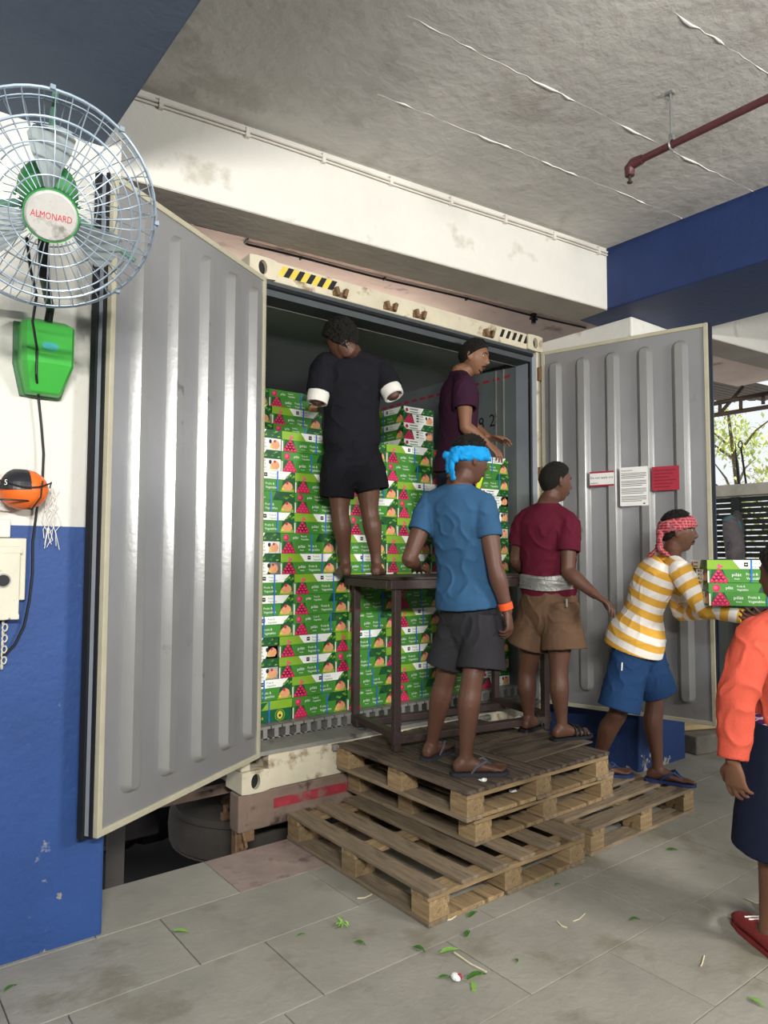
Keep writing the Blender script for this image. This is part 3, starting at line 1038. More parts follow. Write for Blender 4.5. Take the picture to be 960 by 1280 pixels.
def lid_banner(a):
    a.poly([(0, 0), (0.42, 0), (0.33, 1), (0, 1)], 2, 1)
    a.disc((0.16, 0.30), 0.045, 4, 2, 3, 1.0)
    a.disc((0.16, 0.32), 0.03, 5, 3, 6)
    a.poly([(0.42, 0.06), (0.82, 0.06), (0.93, 1), (0.33, 1)], 3, 2)
    a.poly([(0.82, 0), (1, 0), (1, 1), (0.93, 1)], 1, 1)
    for i in range(5):
        a.disc((0.86 + 0.03 * i, 0.35 + 0.13 * (i % 3)), 0.02, 0 if i % 2 else 2, 2, 5)
    a.poly([(0.47, 0.3), (0.525, 0.3), (0.525, 0.75), (0.47, 0.75)], 7, 3)
    a.poly([(0.48, 0.5), (0.515, 0.5), (0.515, 0.56), (0.48, 0.56)], 3, 4)
    a.text('Fruits &', (0.57, 0.56), 0.11, 0.24, 0)
    a.text('Vegetables', (0.57, 0.2), 0.15, 0.22, 0)


def lid_jungle(a):
    a.disc((0.10, 0.45), 0.055, 4, 2, 6)
    a.disc((0.09, 0.5), 0.03, 5, 3, 6)
    a.text('pil\u00e4t', (0.22, 0.35), 0.09, 0.3)
    a.text('Fruits &', (0.36, 0.56), 0.10, 0.22)
    a.text('Vegetables', (0.36, 0.2), 0.14, 0.22)
    a.poly([(0.62, 0), (1, 0), (1, 1), (0.68, 1)], 1, 1)
    rg = random.Random(2)
    for i in range(12):
        c = (0.68 + 0.3 * rg.random(), 0.15 + 0.7 * rg.random())
        a.poly([(c[0] - 0.03, c[1]), (c[0], c[1] - 0.1), (c[0] + 0.03, c[1] + 0.04), (c[0], c[1] + 0.12)], (0, 9, 2)[i % 3], 2)


def lid_end(a):
    a.poly([(0.1, 0.06), (0.56, 0.06), (0.66, 1), (0, 1), (0, 0.5)], 3, 1)
    for t in (0.62, 0.22):
        a.poly([(0.2, t), (0.46, t), (0.46, t + 0.12), (0.2, t + 0.12)], 7 if t > 0.5 else 0, 2)
    a.disc((0.1, 0.5), 0.05, 4, 2, 6)
    a.poly([(0.56, 0), (1, 0), (1, 1), (0.66, 1)], 1, 1)
    rg = random.Random(5)
    for i in range(9):
        c = (0.64 + 0.33 * rg.random(), 0.15 + 0.7 * rg.random())
        a.poly([(c[0] - 0.04, c[1]), (c[0], c[1] - 0.1), (c[0] + 0.04, c[1] + 0.04), (c[0], c[1] + 0.12)], (0, 9, 2)[i % 3], 2)


def tray_deep(a):
    a.poly([(0, 0), (1, 0), (1, 1), (0, 1)], 9, 1)
    a.text('Fruits and', (0.12, 0.62), 0.3, 0.18, 3)
    a.text('Vegetables', (0.12, 0.28), 0.4, 0.28, 8)
    a.disc((0.80, 0.48), 0.085, 2, 2, 14)
    a.disc((0.80, 0.48), 0.075, 9, 3, 14)
    a.disc((0.80, 0.48), 0.05, 8, 4, 12, 1.2)
    a.disc((0.80, 0.44), 0.022, 7, 5, 8)


def lid_deep(a):
    a.poly([(0, 0), (1, 0), (1, 1), (0, 1)], 9, 1)
    a.poly([(0, 0.78), (0.6, 0.9), (0.6, 1), (0, 1)], 2, 2)
    a.poly([(0.48, 0), (1, 0), (1, 1), (0.6, 1)], 2, 2)
    a.text('Vegetables', (0.15, 0.3), 0.26, 0.3, 3)


def carton_meshes():
    def sides(mb, w2, d2, z0, z1, long_, end):
        h = z1 - z0
        long_(Art(mb, (-w2, -d2, z0), (1, 0, 0), (0, 0, 1), (0, -1, 0), 2 * w2, h))
        long_(Art(mb, (w2, d2, z0), (-1, 0, 0), (0, 0, 1), (0, 1, 0), 2 * w2, h))
        end(Art(mb, (-w2, d2, z0), (0, -1, 0), (0, 0, 1), (-1, 0, 0), 2 * d2, h))
        end(Art(mb, (w2, -d2, z0), (0, 1, 0), (0, 0, 1), (1, 0, 0), 2 * d2, h))

    def tray(fl, fe, base=0):
        mb = MB()
        w2, d2 = BL / 2 - 0.003, BD / 2 - 0.003
        mb.bb((-w2, -d2, 0), (w2, d2, TRAY_H), base)
        sides(mb, w2, d2, 0, TRAY_H - 0.004, fl, fe)
        return mb.mesh('tray', C_MAT, recalc=False)

    def lid(fl, fe, base=0):
        mb = MB()
        w2, d2 = BL / 2, BD / 2
        mb.bb((-w2, -d2, TRAY_H - 0.003), (w2, d2, BH), base)
        sides(mb, w2, d2, TRAY_H - 0.003, BH, fl, fe)
        # vents in the lid top
        for x in (-0.1, 0.1):
            mb.bb((x - 0.03, -0.012, BH - 0.001), (x + 0.03, 0.012, BH + 0.0006), 1)
        return mb.mesh('lid', C_MAT, recalc=False)
    mb = MB()
    w, d = 0.0045, 0.0012
    x = 0.045
    for a, b in (((x - w, -BD / 2 - d - 0.0012, -0.0002), (x + w, -BD / 2 - 0.0012, BH + d)), ((x - w, BD / 2 + 0.0012, -0.0002), (x + w, BD / 2 + d + 0.0012, BH + d)), ((x - w, -BD / 2 - d, BH), (x + w, BD / 2 + d, BH + d))):
        mb.bb(a, b)
    strap = mb.mesh('strap', C_STRAP)
    return tray(tray_long, tray_end), lid(lid_banner, lid_end), lid(lid_jungle, lid_end), strap, tray(tray_deep, tray_deep, 9), lid(lid_deep, lid_deep, 9)


ME_TRAY, ME_LID_A, ME_LID_B, ME_STRAP, ME_TRAY_C, ME_LID_C = carton_meshes()


def carton(loc, rz, kind, label, group, rx=0.0, ry=0.0, shift=0.0):
    r = thing('fruit_carton', label, 'box', loc, group)
    r.rotation_euler = (rx, ry, rz)
    for nm, me in (('tray', ME_TRAY_C if kind == 'C' else ME_TRAY), ('lid', {'A': ME_LID_A, 'B': ME_LID_B, 'C': ME_LID_C}[kind]), ('strap', ME_STRAP)):
        o = bpy.data.objects.new(nm, me)
        COL.objects.link(o)
        o.parent = r
        if nm == 'strap':
            o.location.x = shift
    return r


rb = random.Random(21)
PAT = 'PPQQPPPQQPPPQQ'
LIDS = {0: 'B', 1: 'A', 2: 'A', 3: 'A', 4: 'B', 5: 'B', 6: 'A', 7: 'A', 8: 'A', 9: 'A', 10: 'B', 11: 'A', 12: 'B', 13: 'A'}
KN = {'A': 'white-banner lid', 'B': 'leafy green lid', 'C': 'dark green lid'}
YF = 0.225
ZB = 0.5345
PITCH_Z = 0.1212
for r, pat in enumerate(PAT):
    z = ZB + r * PITCH_Z
    x = 0.048 if pat == 'P' else 0.052
    for c in range(6):
        end = (c == 5) if pat == 'P' else (c == 0)
        wd = BD if end else BL
        cx = x + wd / 2 + 0.0005
        x += wd + 0.0015
        kd = LIDS[r] if rb.random() < 0.6 else rb.choice('AB')
        if r == 0 and c == 0: kd = 'C'
        if r == 1 and c == 0: kd = 'A'
        lab = 'fruit carton with %s, %s from container post end in %s row from floor' % (KN[kd], ORD[c + 1], ORD[r + 1])
        if end:
            carton((cx, YF + BL / 2 + rb.uniform(-0.004, 0.004), z), R(90) + R(rb.uniform(-0.4, 0.4)), kd, lab, 'cartons stacked in the container mouth', shift=rb.uniform(-0.02, 0.05))
        else:
            carton((cx, YF + BD / 2 + rb.uniform(-0.004, 0.004), z), R(rb.uniform(-0.4, 0.4)), kd, lab, 'cartons stacked in the container mouth', shift=rb.uniform(-0.05, 0.05))
# upper tier set farther back
for k in range(3):
    z = ZB + (14 + k) * PITCH_Z
    for c in range(2):
        carton((0.46 + 0.398 * c - 0.15, 0.62 + BD / 2 + 0.03 * k, z), R(rb.uniform(-1, 1)), 'BAB'[k], 'fruit carton with %s, %s row of dim upper tier, %s from door' % (KN['BAB'[k]], ORD[k + 1], ORD[c + 1]), 'cartons of the upper tier')
    # supporting rows behind the front wall
    carton((1.70, 0.55 + BL / 2, z), R(90 + rb.uniform(-1, 1)), 'A', 'white-ended fruit carton, %s in the short pile behind the man in black' % ['lowest', 'middle', 'topmost'][k], 'cartons of the short pile')
for c in range(5):
    carton((0.30 + 0.40 * c, 0.70 + BD / 2, ZB + 13 * PITCH_Z), 0, 'B', 'fruit carton with leafy green lid under the upper tier, %s from door' % ORD[c + 1], 'cartons of the second stack')
    carton((0.30 + 0.40 * c, 0.70 + BD / 2, ZB + 12 * PITCH_Z), 0, 'B', 'fruit carton with leafy green lid two below the upper tier, %s from door' % ORD[c + 1], 'cartons of the second stack')

# two cartons handed from man to man
HB = at(884, 754, 3.78)
hdir = (CAMR * 0.985 - CAMF * 0.17).normalized()
hrz = math.atan2(hdir.y, hdir.x)
hperp = Vector((-hdir.y, hdir.x, 0))
HC = HB + hdir * (BL / 2) + hperp * (BD / 2)
carton(HC + hdir * 0.012, hrz, 'B', 'lower of the two green cartons passed between the striped and orange shirts', 'cartons being handed over', shift=0.05)
carton(HC + Vector((0, 0, BH + 0.002)), hrz + R(2), 'A', 'upper of the two green cartons passed between the striped and orange shirts', 'cartons being handed over', shift=-0.02)

# ------------------------------------------------------------------ pallets


def wood_mat(name, col, dirt, dth, st=(1, 1, 1)):
    m = mat(name, col, 0.85, 0.28, 4, 0.4, 9, dirt=dirt, ds=3, dth=dth, stretch=st)
    nt = m.node_tree
    b = nt.nodes['Principled BSDF']
    src = b.inputs['Base Color'].links[0].from_socket
    oi = nt.nodes.new('ShaderNodeObjectInfo')
    hs = nt.nodes.new('ShaderNodeHueSaturation')
    mr = nt.nodes.new('ShaderNodeMapRange')
    mr.inputs[3].default_value = 0.72
    mr.inputs[4].default_value = 1.15
    nt.links.new(oi.outputs['Random'], mr.inputs[0])
    nt.links.new(mr.outputs[0], hs.inputs['Value'])
    nt.links.new(src, hs.inputs['Color'])
    nt.links.new(hs.outputs[0], b.inputs['Base Color'])
    return m


W_ALL = {}
for _ax, _st in (('x', (1.2, 9, 9)), ('y', (9, 1.2, 9))):
    W_ALL['deck' + _ax] = wood_mat('worn_deck_wood_' + _ax, '#84745e', '#5a4d3e', 0.56, _st)
    W_ALL['dirty' + _ax] = wood_mat('dirty_deck_wood_' + _ax, '#5f5244', '#3a322a', 0.48, _st)
    W_ALL['block' + _ax] = wood_mat('block_wood_' + _ax, '#947d5b', '#665339', 0.54, _st)
W_DECK, W_DECKDIRTY, W_BLOCK = 'deck', 'dirty', 'block'
_OTH = {'x': 'y', 'y': 'x'}
rp = random.Random(5)


def pallet(x0, x1, y0, y1, z0, along, n, wboard, label, rot=0.0, mdeck=W_DECK, tight=False):
    """deck boards run along 'x' or 'y'; height 0.14"""
    cx, cy = (x0 + x1) / 2, (y0 + y1) / 2
    r = thing('pallet', label, 'pallet', (cx, cy, z0))
    r.rotation_euler.z = R(rot)
    lx, ly = x1 - x0, y1 - y0
    if along == 'x':
        ax, ay, la, lb = Vector((1, 0, 0)), Vector((0, 1, 0)), lx, ly
    else:
        ax, ay, la, lb = Vector((0, 1, 0)), Vector((-1, 0, 0)), ly, lx

    def piece(nm, c, size, m, jit=0.002, bev=0.003):
        a, b, z = c
        p = ax * a + ay * b
        s = (size[0], size[1], size[2]) if along == 'x' else (size[1], size[0], size[2])
        mb = MB()
        mb.box((0, 0, 0), s)
        o = mb.build(nm, W_ALL[m + (_OTH[along] if nm == 'stringer_board' else along)], None, bevel=bev)
        o.location = (p.x + rp.uniform(-jit, jit), p.y + rp.uniform(-jit, jit), z)
        o.rotation_euler.z = R(rp.uniform(-0.4, 0.4))
        o.parent = r
    gap = (lb - n * wboard) / (n - 1)
    for k in range(n):
        b = -lb / 2 + wboard / 2 + k * (wboard + gap)
        piece('deck_board', (rp.uniform(-0.004, 0.004), b, 0.13), (la, wboard - (0.004 if tight else 0), 0.019 + rp.uniform(-0.001, 0.001)), mdeck)
    for a in (-la / 2 + 0.06, 0, la / 2 - 0.06):
        piece('stringer_board', (a, 0, 0.1095), (0.11, lb - 0.004, 0.02), W_BLOCK)
        for b in (-lb / 2 + 0.062, 0, lb / 2 - 0.062):
            piece('block', (a, b, 0.0595), (0.115, 0.112, 0.079), W_BLOCK, 0.003)
    for b in (-lb / 2 + 0.055, 0, lb / 2 - 0.055):
        piece('bottom_board', (0, b, 0.0105), (la, 0.105, 0.019), W_DECK)
    for a in (-la / 2 + 0.055, la / 2 - 0.055):
        for b0, b1 in ((-lb / 2 + 0.112, -0.06), (0.06, lb / 2 - 0.112)):
            piece('bottom_board', (a, (b0 + b1) / 2, 0.0105), (0.10, b1 - b0, 0.019), W_BLOCK)
    return r


pallet(0.213, 1.236, -1.243, -0.11, 0.0, 'y', 6, 0.104, 'weathered wooden pallet on the floor, its end beside the trailer beam')
pallet(1.292, 2.318, -1.215, -0.13, 0.0, 'x', 7, 0.11, 'wooden pallet on the floor under the striped-shirt man\'s foot', 1.5)
pallet(0.672, 1.800, -1.028, -0.012, 0.1405, 'y', 8, 0.12, 'second pallet of the stack, splintered edge, under the top pallet', 1.0)
pallet(0.588, 1.688, -1.072, -0.022, 0.281, 'y', 9, 0.118, 'top pallet of the stack with dark worn boards, holding the steel table', 0.4, W_DECKDIRTY, True)
mb = MB(); mb.box((1.45, -0.72, 0.4265), (0.62, 0.40, 0.008), Matrix.Rotation(R(3), 3, 'Z'))
tag(mb.build('plywood_sheet', W_ALL['dirtyx'], bevel=0.002), 'thin dirty plywood sheet lying on the top pallet', 'board')

# ------------------------------------------------------------------ steel table
M_TABLE = mat('brown_painted_steel', '#3d302d', 0.5, 0.18, 8, 0.15, 40, dirt='#2c2422', ds=8, dth=0.58)
M_TABLETOP = mat('dark_table_top', '#3b302c', 0.5, 0.2, 5, 0.15, 40)
TROT = R(-9)
TO = Vector((0.757, -0.357, 0))
TU = Vector((math.cos(TROT), math.sin(TROT), 0))
TV = Vector((-math.sin(TROT), math.cos(TROT), 0))
TM = Matrix.Rotation(TROT, 3, 'Z')
TL, TD, TZ, TZB = 1.07, 0.50, 1.375, 0.464
tb = thing('steel_table', 'brown steel work table on the top pallet, bearing two standing men', 'table', TO + TU * TL / 2 + TV * TD / 2 + Vector((0, 0, TZB)))


def tp_(u, v, z):
    return TO + TU * u + TV * v + Vector((0, 0, z))


mb = MB(); mb.box(tp_(TL / 2, TD / 2, TZ - 0.0075), (TL + 0.14, TD + 0.1, 0.015), TM); mb.build('table_top', M_TABLETOP, tb, bevel=0.003)
for (u0, u1, v) in ((-0.06, TL + 0.06, -0.025), (-0.06, TL + 0.06, TD + 0.025)):
    mb = MB(); mb.box(tp_((u0 + u1) / 2, v, TZ - 0.041), (u1 - u0, 0.045, 0.05), TM); mb.build('apron', M_TABLE, tb, bevel=0.003)
for u in (-0.04, TL + 0.04):
    mb = MB(); mb.box(tp_(u, TD / 2, TZ - 0.041), (0.045, TD - 0.002, 0.05), TM); mb.build('apron', M_TABLE, tb, bevel=0.003)
for u in (0, TL):
    for v in (0, TD):
        zb_ = 0.4215 if v == 0 else TZB
        mb = MB(); mb.box(tp_(u, v, (TZ - 0.066 + zb_) / 2), (0.042, 0.042, TZ - 0.066 - zb_), TM); mb.build('leg', M_TABLE, tb, bevel=0.004)
for v in (0.004, TD - 0.05):
    mb = MB(); mb.box(tp_(TL / 2, v, TZB + 0.02), (TL + 0.06, 0.06, 0.04), TM); mb.build('base_rail', M_TABLE, tb, bevel=0.003)
for u in (0, TL):
    mb = MB(); mb.box(tp_(u, (TD) / 2, TZB + 0.045), (0.05, TD + 0.05, 0.04), TM); mb.build('base_rail', M_TABLE, tb, bevel=0.003)

# ------------------------------------------------------------------ wall fan
M_WIRE = mat('guard_wire', '#8a98a5', 0.4, 0.1, 20, metal=0.4)
M_FANG = mat('fan_green', '#2f7a3f', 0.4, 0.12, 10)
M_FANG2 = mat('fan_arm_green', '#4f7561', 0.5, 0.12, 10)
M_BADGE = mat('worn_badge', '#bcbab5', 0.4, 0.15, 14, metal=0.3, dirt='#85827c', ds=14, dth=0.54)
M_BLADE = mat('fan_blade', '#8d9696', 0.5, 0.1, 8)
FB = at(58, 259, 2.14)
FH = at(63, 279, 1.985)
fax = (FH - FB).normalized()
fup = (Vector((0, 0, 1)) - fax * fax.z).normalized()
frt = fup.cross(fax)
if frt.dot(CAMR) < 0: frt = -frt
fan = thing('wall_fan', 'caged green wall fan with a worn silver badge', 'fan', (FB.x, -0.48, FB.z))


def fp(r, a, t):
    return FB + fax * a + (frt * math.cos(t) + fup * math.sin(t)) * r


FR = 0.309


def ring(mb, r, a, th):
    mb.tube([fp(r, a, t) for t in np.linspace(0, 2 * PI, 56, endpoint=False)], th, 6, closed=True)


mb = MB()
ring(mb, FR, 0, 0.0055); ring(mb, 0.248, 0.105, 0.0042)
for r, a in ((0.222, 0.122), (0.19, 0.132), (0.145, 0.142), (0.108, 0.147)):
    ring(mb, r, a, 0.0022)
ring(mb, 0.293, 0.05, 0.002)
mb.build('front_guard', M_WIRE, fan, smooth=True)
wire = None
for k in range(44):
    t = 2 * PI * k / 44
    m2 = MB()
    m2.tube([fp(r, a, t + dt) for r, a, dt in ((0.078, 0.15, 0), (0.15, 0.142, 0.01), (0.215, 0.126, 0.02), (0.248, 0.105, 0.03), (0.284, 0.07, 0.02), (0.302, 0.035, 0.01), (FR, 0, 0))], 0.0018, 5)
    m2.build('guard_wire', M_WIRE, fan, smooth=True)
mb = MB()
for r, a in ((0.275, -0.06), (0.21, -0.095), (0.15, -0.11)):
    ring(mb, r, a, 0.0024)
for k in range(32):
    t = 2 * PI * (k + 0.5) / 32
    mb.tube([fp(r, a, t) for r, a in ((FR, 0), (0.292, -0.04), (0.245, -0.08), (0.15, -0.11), (0.09, -0.115))], 0.0016, 5)
mb.build('rear_guard', M_WIRE, fan, smooth=True)
mb = MB(); mb.tube([FB + fax * 0.142, FB + fax * 0.150, FB + fax * 0.156, FB + fax * 0.158], [0.069, 0.071, 0.067, 0.064], 32); bdg = mb.build('badge', M_BADGE, fan, smooth=30)
mb = MB(); put_text(mb, 'ALMONARD', FB + fax * 0.1588 - frt * 0.054 - fup * 0.008, frt, fup, width=0.108, height=0.019); put(mb.build('badge_lettering', mat('badge_red', '#b3263a', 0.5, 0.05)), bdg)
mb = MB(); mb.tube([FB + fax * 0.142, FB + fax * 0.152], [0.074, 0.074], 32); put(mb.build('badge_rim', M_FANG, None, smooth=30), bdg)
mb = MB(); mb.tube([FB + fup * 0.028 + fax * a for a in (-0.19, -0.18, -0.15, -0.08, -0.03, 0.0, 0.02)], [0.03, 0.06, 0.078, 0.086, 0.084, 0.07, 0.03], 24)
for k in range(10):
    t = 2 * PI * k / 10
    mb.tube([fp(0.083, -0.13, t), fp(0.09, -0.06, t)], 0.006, 5)
mb.build('motor', M_FANG, fan, smooth=35)
for t in (R(90), R(200), R(-25)):
    mb = MB(); mb.tube([fp(0.07, -0.08, t), fp(0.2, -0.10, t), fp(0.30, -0.055, t)], [0.014, 0.010, 0.008], 8); mb.build('arm', M_FANG2, fan, smooth=True)
for k in range(3):
    t0 = R(-28 + 120 * k)
    mb = MB()
    rs = []
    for r, w_, tw in ((0.03, 0.10, 0.5), (0.09, 0.26, 0.55), (0.16, 0.34, 0.45), (0.205, 0.32, 0.36), (0.222, 0.22, 0.30)):
        rr = []
        for s_ in (-1, -0.5, 0, 0.5, 1):
            rr.append(fp(r, 0.05 + 0.055 * s_ * tw, t0 + w_ * s_))
        rs.append(rr + [q - fax * 0.003 for q in rr[::-1]])
    mb.rings(rs)
    mb.build('blade', M_BLADE, fan, smooth=30)
mb = MB(); mb.tube([FB - fax * 0.1 - fup * 0.06, at(52, 300, 2.28), at(52, 345, 2.33), (-1.120, -0.60, 2.42), (-1.120, -0.56, 2.36)], [0.022, 0.017, 0.015, 0.015, 0.015], 12); mb.build('stem', M_CABLE, fan, smooth=True)
for t in (R(3), R(-45), R(55), R(92), R(180)):
    mb = MB(); mb.box(fp(FR + 0.004, 0, t), (0.014, 0.014, 0.014)); mb.build('clip', M_WIRE, fan)

# green housing on the wall
M_GBOX = mat('bright_green_plastic', '#3a9f3c', 0.35, 0.05, 5)
M_GBOX2 = mat('green_rim', '#3c6b45', 0.5, 0.1, 8)
WY = -0.481
gb = thing('fan_bracket_box', 'bright green fan bracket housing fixed to the white wall', 'bracket', (-1.12, WY, 2.10))


def rr_(cx, z, wd, d, c=0.022):
    x0, x1, y1 = cx - wd / 2, cx + wd / 2, WY - d
    return [(x0, WY, z), (x0, y1 + c, z), (x0 + c * 0.6, y1, z), (x1 - c * 0.6, y1, z), (x1, y1 + c, z), (x1, WY, z)]


mb = MB(); mb.rings([rr_(-1.118, 2.385, 0.150, 0.085), rr_(-1.118, 2.365, 0.186, 0.115), rr_(-1.120, 2.21, 0.180, 0.135), rr_(-1.122, 2.11, 0.128, 0.085), rr_(-1.122, 2.103, 0.118, 0.075)])
gbb = mb.build('cover', M_GBOX, gb, smooth=25)
mb = MB()
mb.rings([[(x, WY, z) for x, z in ((-1.225, 2.38), (-1.012, 2.38), (-1.02, 2.21), (-1.05, 2.10), (-1.195, 2.10), (-1.222, 2.22))], [(x, WY - 0.022, z) for x, z in ((-1.225, 2.38), (-1.012, 2.38), (-1.02, 2.21), (-1.05, 2.10), (-1.195, 2.10), (-1.222, 2.22))]])
mb.build('back_plate', M_GBOX2, gb)
mb = MB(); mb.rings([[(-1.118 + 0.030 * math.cos(t), WY - 0.1245 - d - 0.0012 * 0, 2.275 + 0.016 * math.sin(t)) for t in np.linspace(0, 2 * PI, 20, endpoint=False)] for d in (0.0, 0.006)])
put(mb.build('oval_badge', mat('teal_badge', '#1f8f8a', 0.4, 0.1, 30)), gbb)

# orange and black ball in a wire cradle
M_BALLO = mat('ball_orange', '#e06a26', 0.4, 0.1, 10)
M_BALLK = mat('ball_black', '#26252a', 0.4, 0.1, 10)
bcx, bcz, bcy = -1.185, 1.735, -0.565
bl = thing('fire_ball', 'orange and black ball held in a wire cradle on the wall', 'ball', (bcx, WY, bcz))
mb = MB(); mb.ball((bcx, bcy, bcz), (0.085, 0.075, 0.075), 28, 18); mb.build('shell', M_BALLO, bl, smooth=True)
mb = MB()
rs = []
for th in np.linspace(R(-4), R(70), 8):
    rs.append([(bcx - 0.012 + 0.0872 * math.cos(th) * math.sin(ph) * 1.0, bcy - 0.0772 * math.cos(th) * math.cos(ph), bcz + 0.0772 * math.sin(th)) for ph in np.linspace(R(-58), R(34), 12)])
for i in range(7):
    for j in range(11):
        mb.add([rs[i][j], rs[i][j + 1], rs[i + 1][j + 1], rs[i + 1][j]], [(0, 1, 2, 3)])
mb.build('black_patch', M_BALLK, bl, smooth=True)
mb = MB(); put_text(mb, '5', (bcx - 0.075, bcy - 0.0665, bcz + 0.008), (0.75, -0.66, 0), (0, 0, 1), height=0.02); mb.build('marking', C_WHITE, bl)
mb = MB()
mb.tube([(bcx - 0.13, WY, bcz + 0.06)] + [(bcx + 0.094 * math.sin(t), bcy - 0.085 * math.cos(t), bcz + 0.012 - 0.03 * math.cos(t) ** 2 + 0.02) for t in np.linspace(-1.5, 1.5, 14)] + [(bcx + 0.11, WY, bcz + 0.02)], 0.003, 6)
mb.tube([(bcx + 0.05 * 1, bcy - 0.07, bcz + 0.03), (bcx + 0.045, bcy - 0.072, bcz - 0.03), (bcx + 0.02, bcy - 0.05, bcz - 0.075), (bcx + 0.0, WY, bcz - 0.06)], 0.003, 6)
mb.tube([(bcx - 0.05 + 0.094 * math.sin(t) * 0.9, bcy - 0.08 * math.cos(t), bcz - 0.045) for t in np.linspace(-1.4, 1.4, 12)], 0.003, 6)
mb.build('cradle', M_CABLE, bl, smooth=True)
mb = MB(); mb.tube([(bcx, WY, bcz), (bcx, WY - 0.02, bcz)], 0.05, 20); mb.build('back_disc', mat('grey_disc', '#6f6d6a', 0.6, 0.1, 10), bl)  # flat grey disc on the wall behind the ball
mb = MB()
rg = random.Random(9)
for k in range(9):
    x0 = bcx + 0.105 + rg.uniform(-0.02, 0.02)
    pts = [(x0 + 0.012 * math.sin(i * 1.1 + k) + rg.uniform(-0.006, 0.006) + 0.002 * i * (k % 3 - 1), WY - 0.012 - rg.uniform(0, 0.02), 1.745 - i * (0.020 + 0.009 * rg.random())) for i in range(9)]
    mb.tube(pts, 0.0014, 4)
o = tag(mb.build('frayed_twine', mat('white_twine', '#dcd9d2', 0.9, 0.05), recalc=False), 'frayed white twine hanging beside the orange ball', 'twine')

# switch box, conduit, cable
M_SWITCH = mat('old_cream_box', '#c6c2b0', 0.6, 0.08, 6, 0.1, 30, dirt='#5b5346', ds=22, dth=0.62)
sw = thing('switch_box', 'old cream metal switch box with a round hole on the blue wall', 'switch box', (-1.26, WY, 1.25))
mb = MB(); mb.bb((-1.40, WY - 0.035, 1.325), (-1.158, WY, 1.556)); mb.build('back_box', M_SWITCH, sw, bevel=0.004)
mb = MB(); mb.bb((-1.42, WY - 0.062, 1.255), (-1.182, WY - 0.035, 1.525)); fr_ = mb.build('front_cover', M_SWITCH, sw, bevel=0.004)
mb = MB(); mb.bb((-1.418, WY - 0.064, 1.50), (-1.178, WY - 0.0622, 1.522)); mb.bb((-1.418, WY - 0.066, 1.258), (-1.182, WY - 0.0622, 1.276)); put(mb.build('cover_lip', M_SWITCH), fr_)
mb = MB(); mb.tube([(-1.238, WY - 0.0625, 1.40), (-1.238, WY - 0.068, 1.40)], 0.026, 20); put(mb.build('hole_rim', M_ALU, None, smooth=40), fr_)
mb = MB(); mb.tube([(-1.238, WY - 0.064, 1.40), (-1.238, WY - 0.0695, 1.40)], 0.021, 20); put(mb.build('socket_hole', M_BLACKP, None), fr_)
mb = MB(); mb.bb((-1.40, WY - 0.04, 1.558), (-1.215, WY, 1.625)); tag(mb.build('conduit_box', M_PLASTER, bevel=0.004), 'small white conduit box above the cream switch box', 'conduit box')
mb = MB()
for k in range(9):
    mb.tube([(-1.225 + (0.006 if k % 2 else 0) + 0.009 * math.cos(t) * (1 if k % 2 else 0.4), WY - 0.02 + 0.009 * math.cos(t) * (0.4 if k % 2 else 1), 1.245 - 0.02 * k + 0.013 * math.sin(t)) for t in np.linspace(0, 2 * PI, 10, endpoint=False)], 0.003, 5, closed=True)
tag(mb.build('chain', M_SWITCH, smooth=True), 'short cream chain hanging under the switch box', 'chain')
mb = MB()
pts = [at(31, 300, 2.22), at(36, 340, 2.3), at(44, 372, 2.4), at(39, 405, 2.47)]
for px, py in ((45, 440), (44, 470), (47, 500), (51, 535), (54, 570), (53, 598)):
    q = at(px, py, 1.0) - Vector((CX, CY, CZ))
    k = (-0.515 - (0.10 if py < 480 else 0.0) - CY) / q.y
    pts.append(Vector((CX, CY, CZ)) + q * k)
for px, py in ((46, 640), (41, 680), (41, 720), (37, 755), (31, 785), (20, 808), (8, 821), (-10, 830)):
    q = at(px, py, 1.0) - Vector((CX, CY, CZ))
    k = (-0.50 - (0.085 if 640 < py < 1 else 0.0) - CY) / q.y
    pts.append(Vector((CX, CY, CZ)) + q * k)
mb.tube(pts, 0.0048, 8)
mb = MB(); mb.tube(pts, 0.0048, 8)
tag(mb.build('black_cord', M_CABLE, smooth=True), 'black cord running from the fan down the wall past the ball', 'cord')

# ------------------------------------------------------------------ litter on the floor


def on_floor(px, py, z=0.0):
    q = at(px, py, 1.0) - Vector((CX, CY, CZ))
    return Vector((CX, CY, CZ)) + q * ((z - CZ) / q.z)


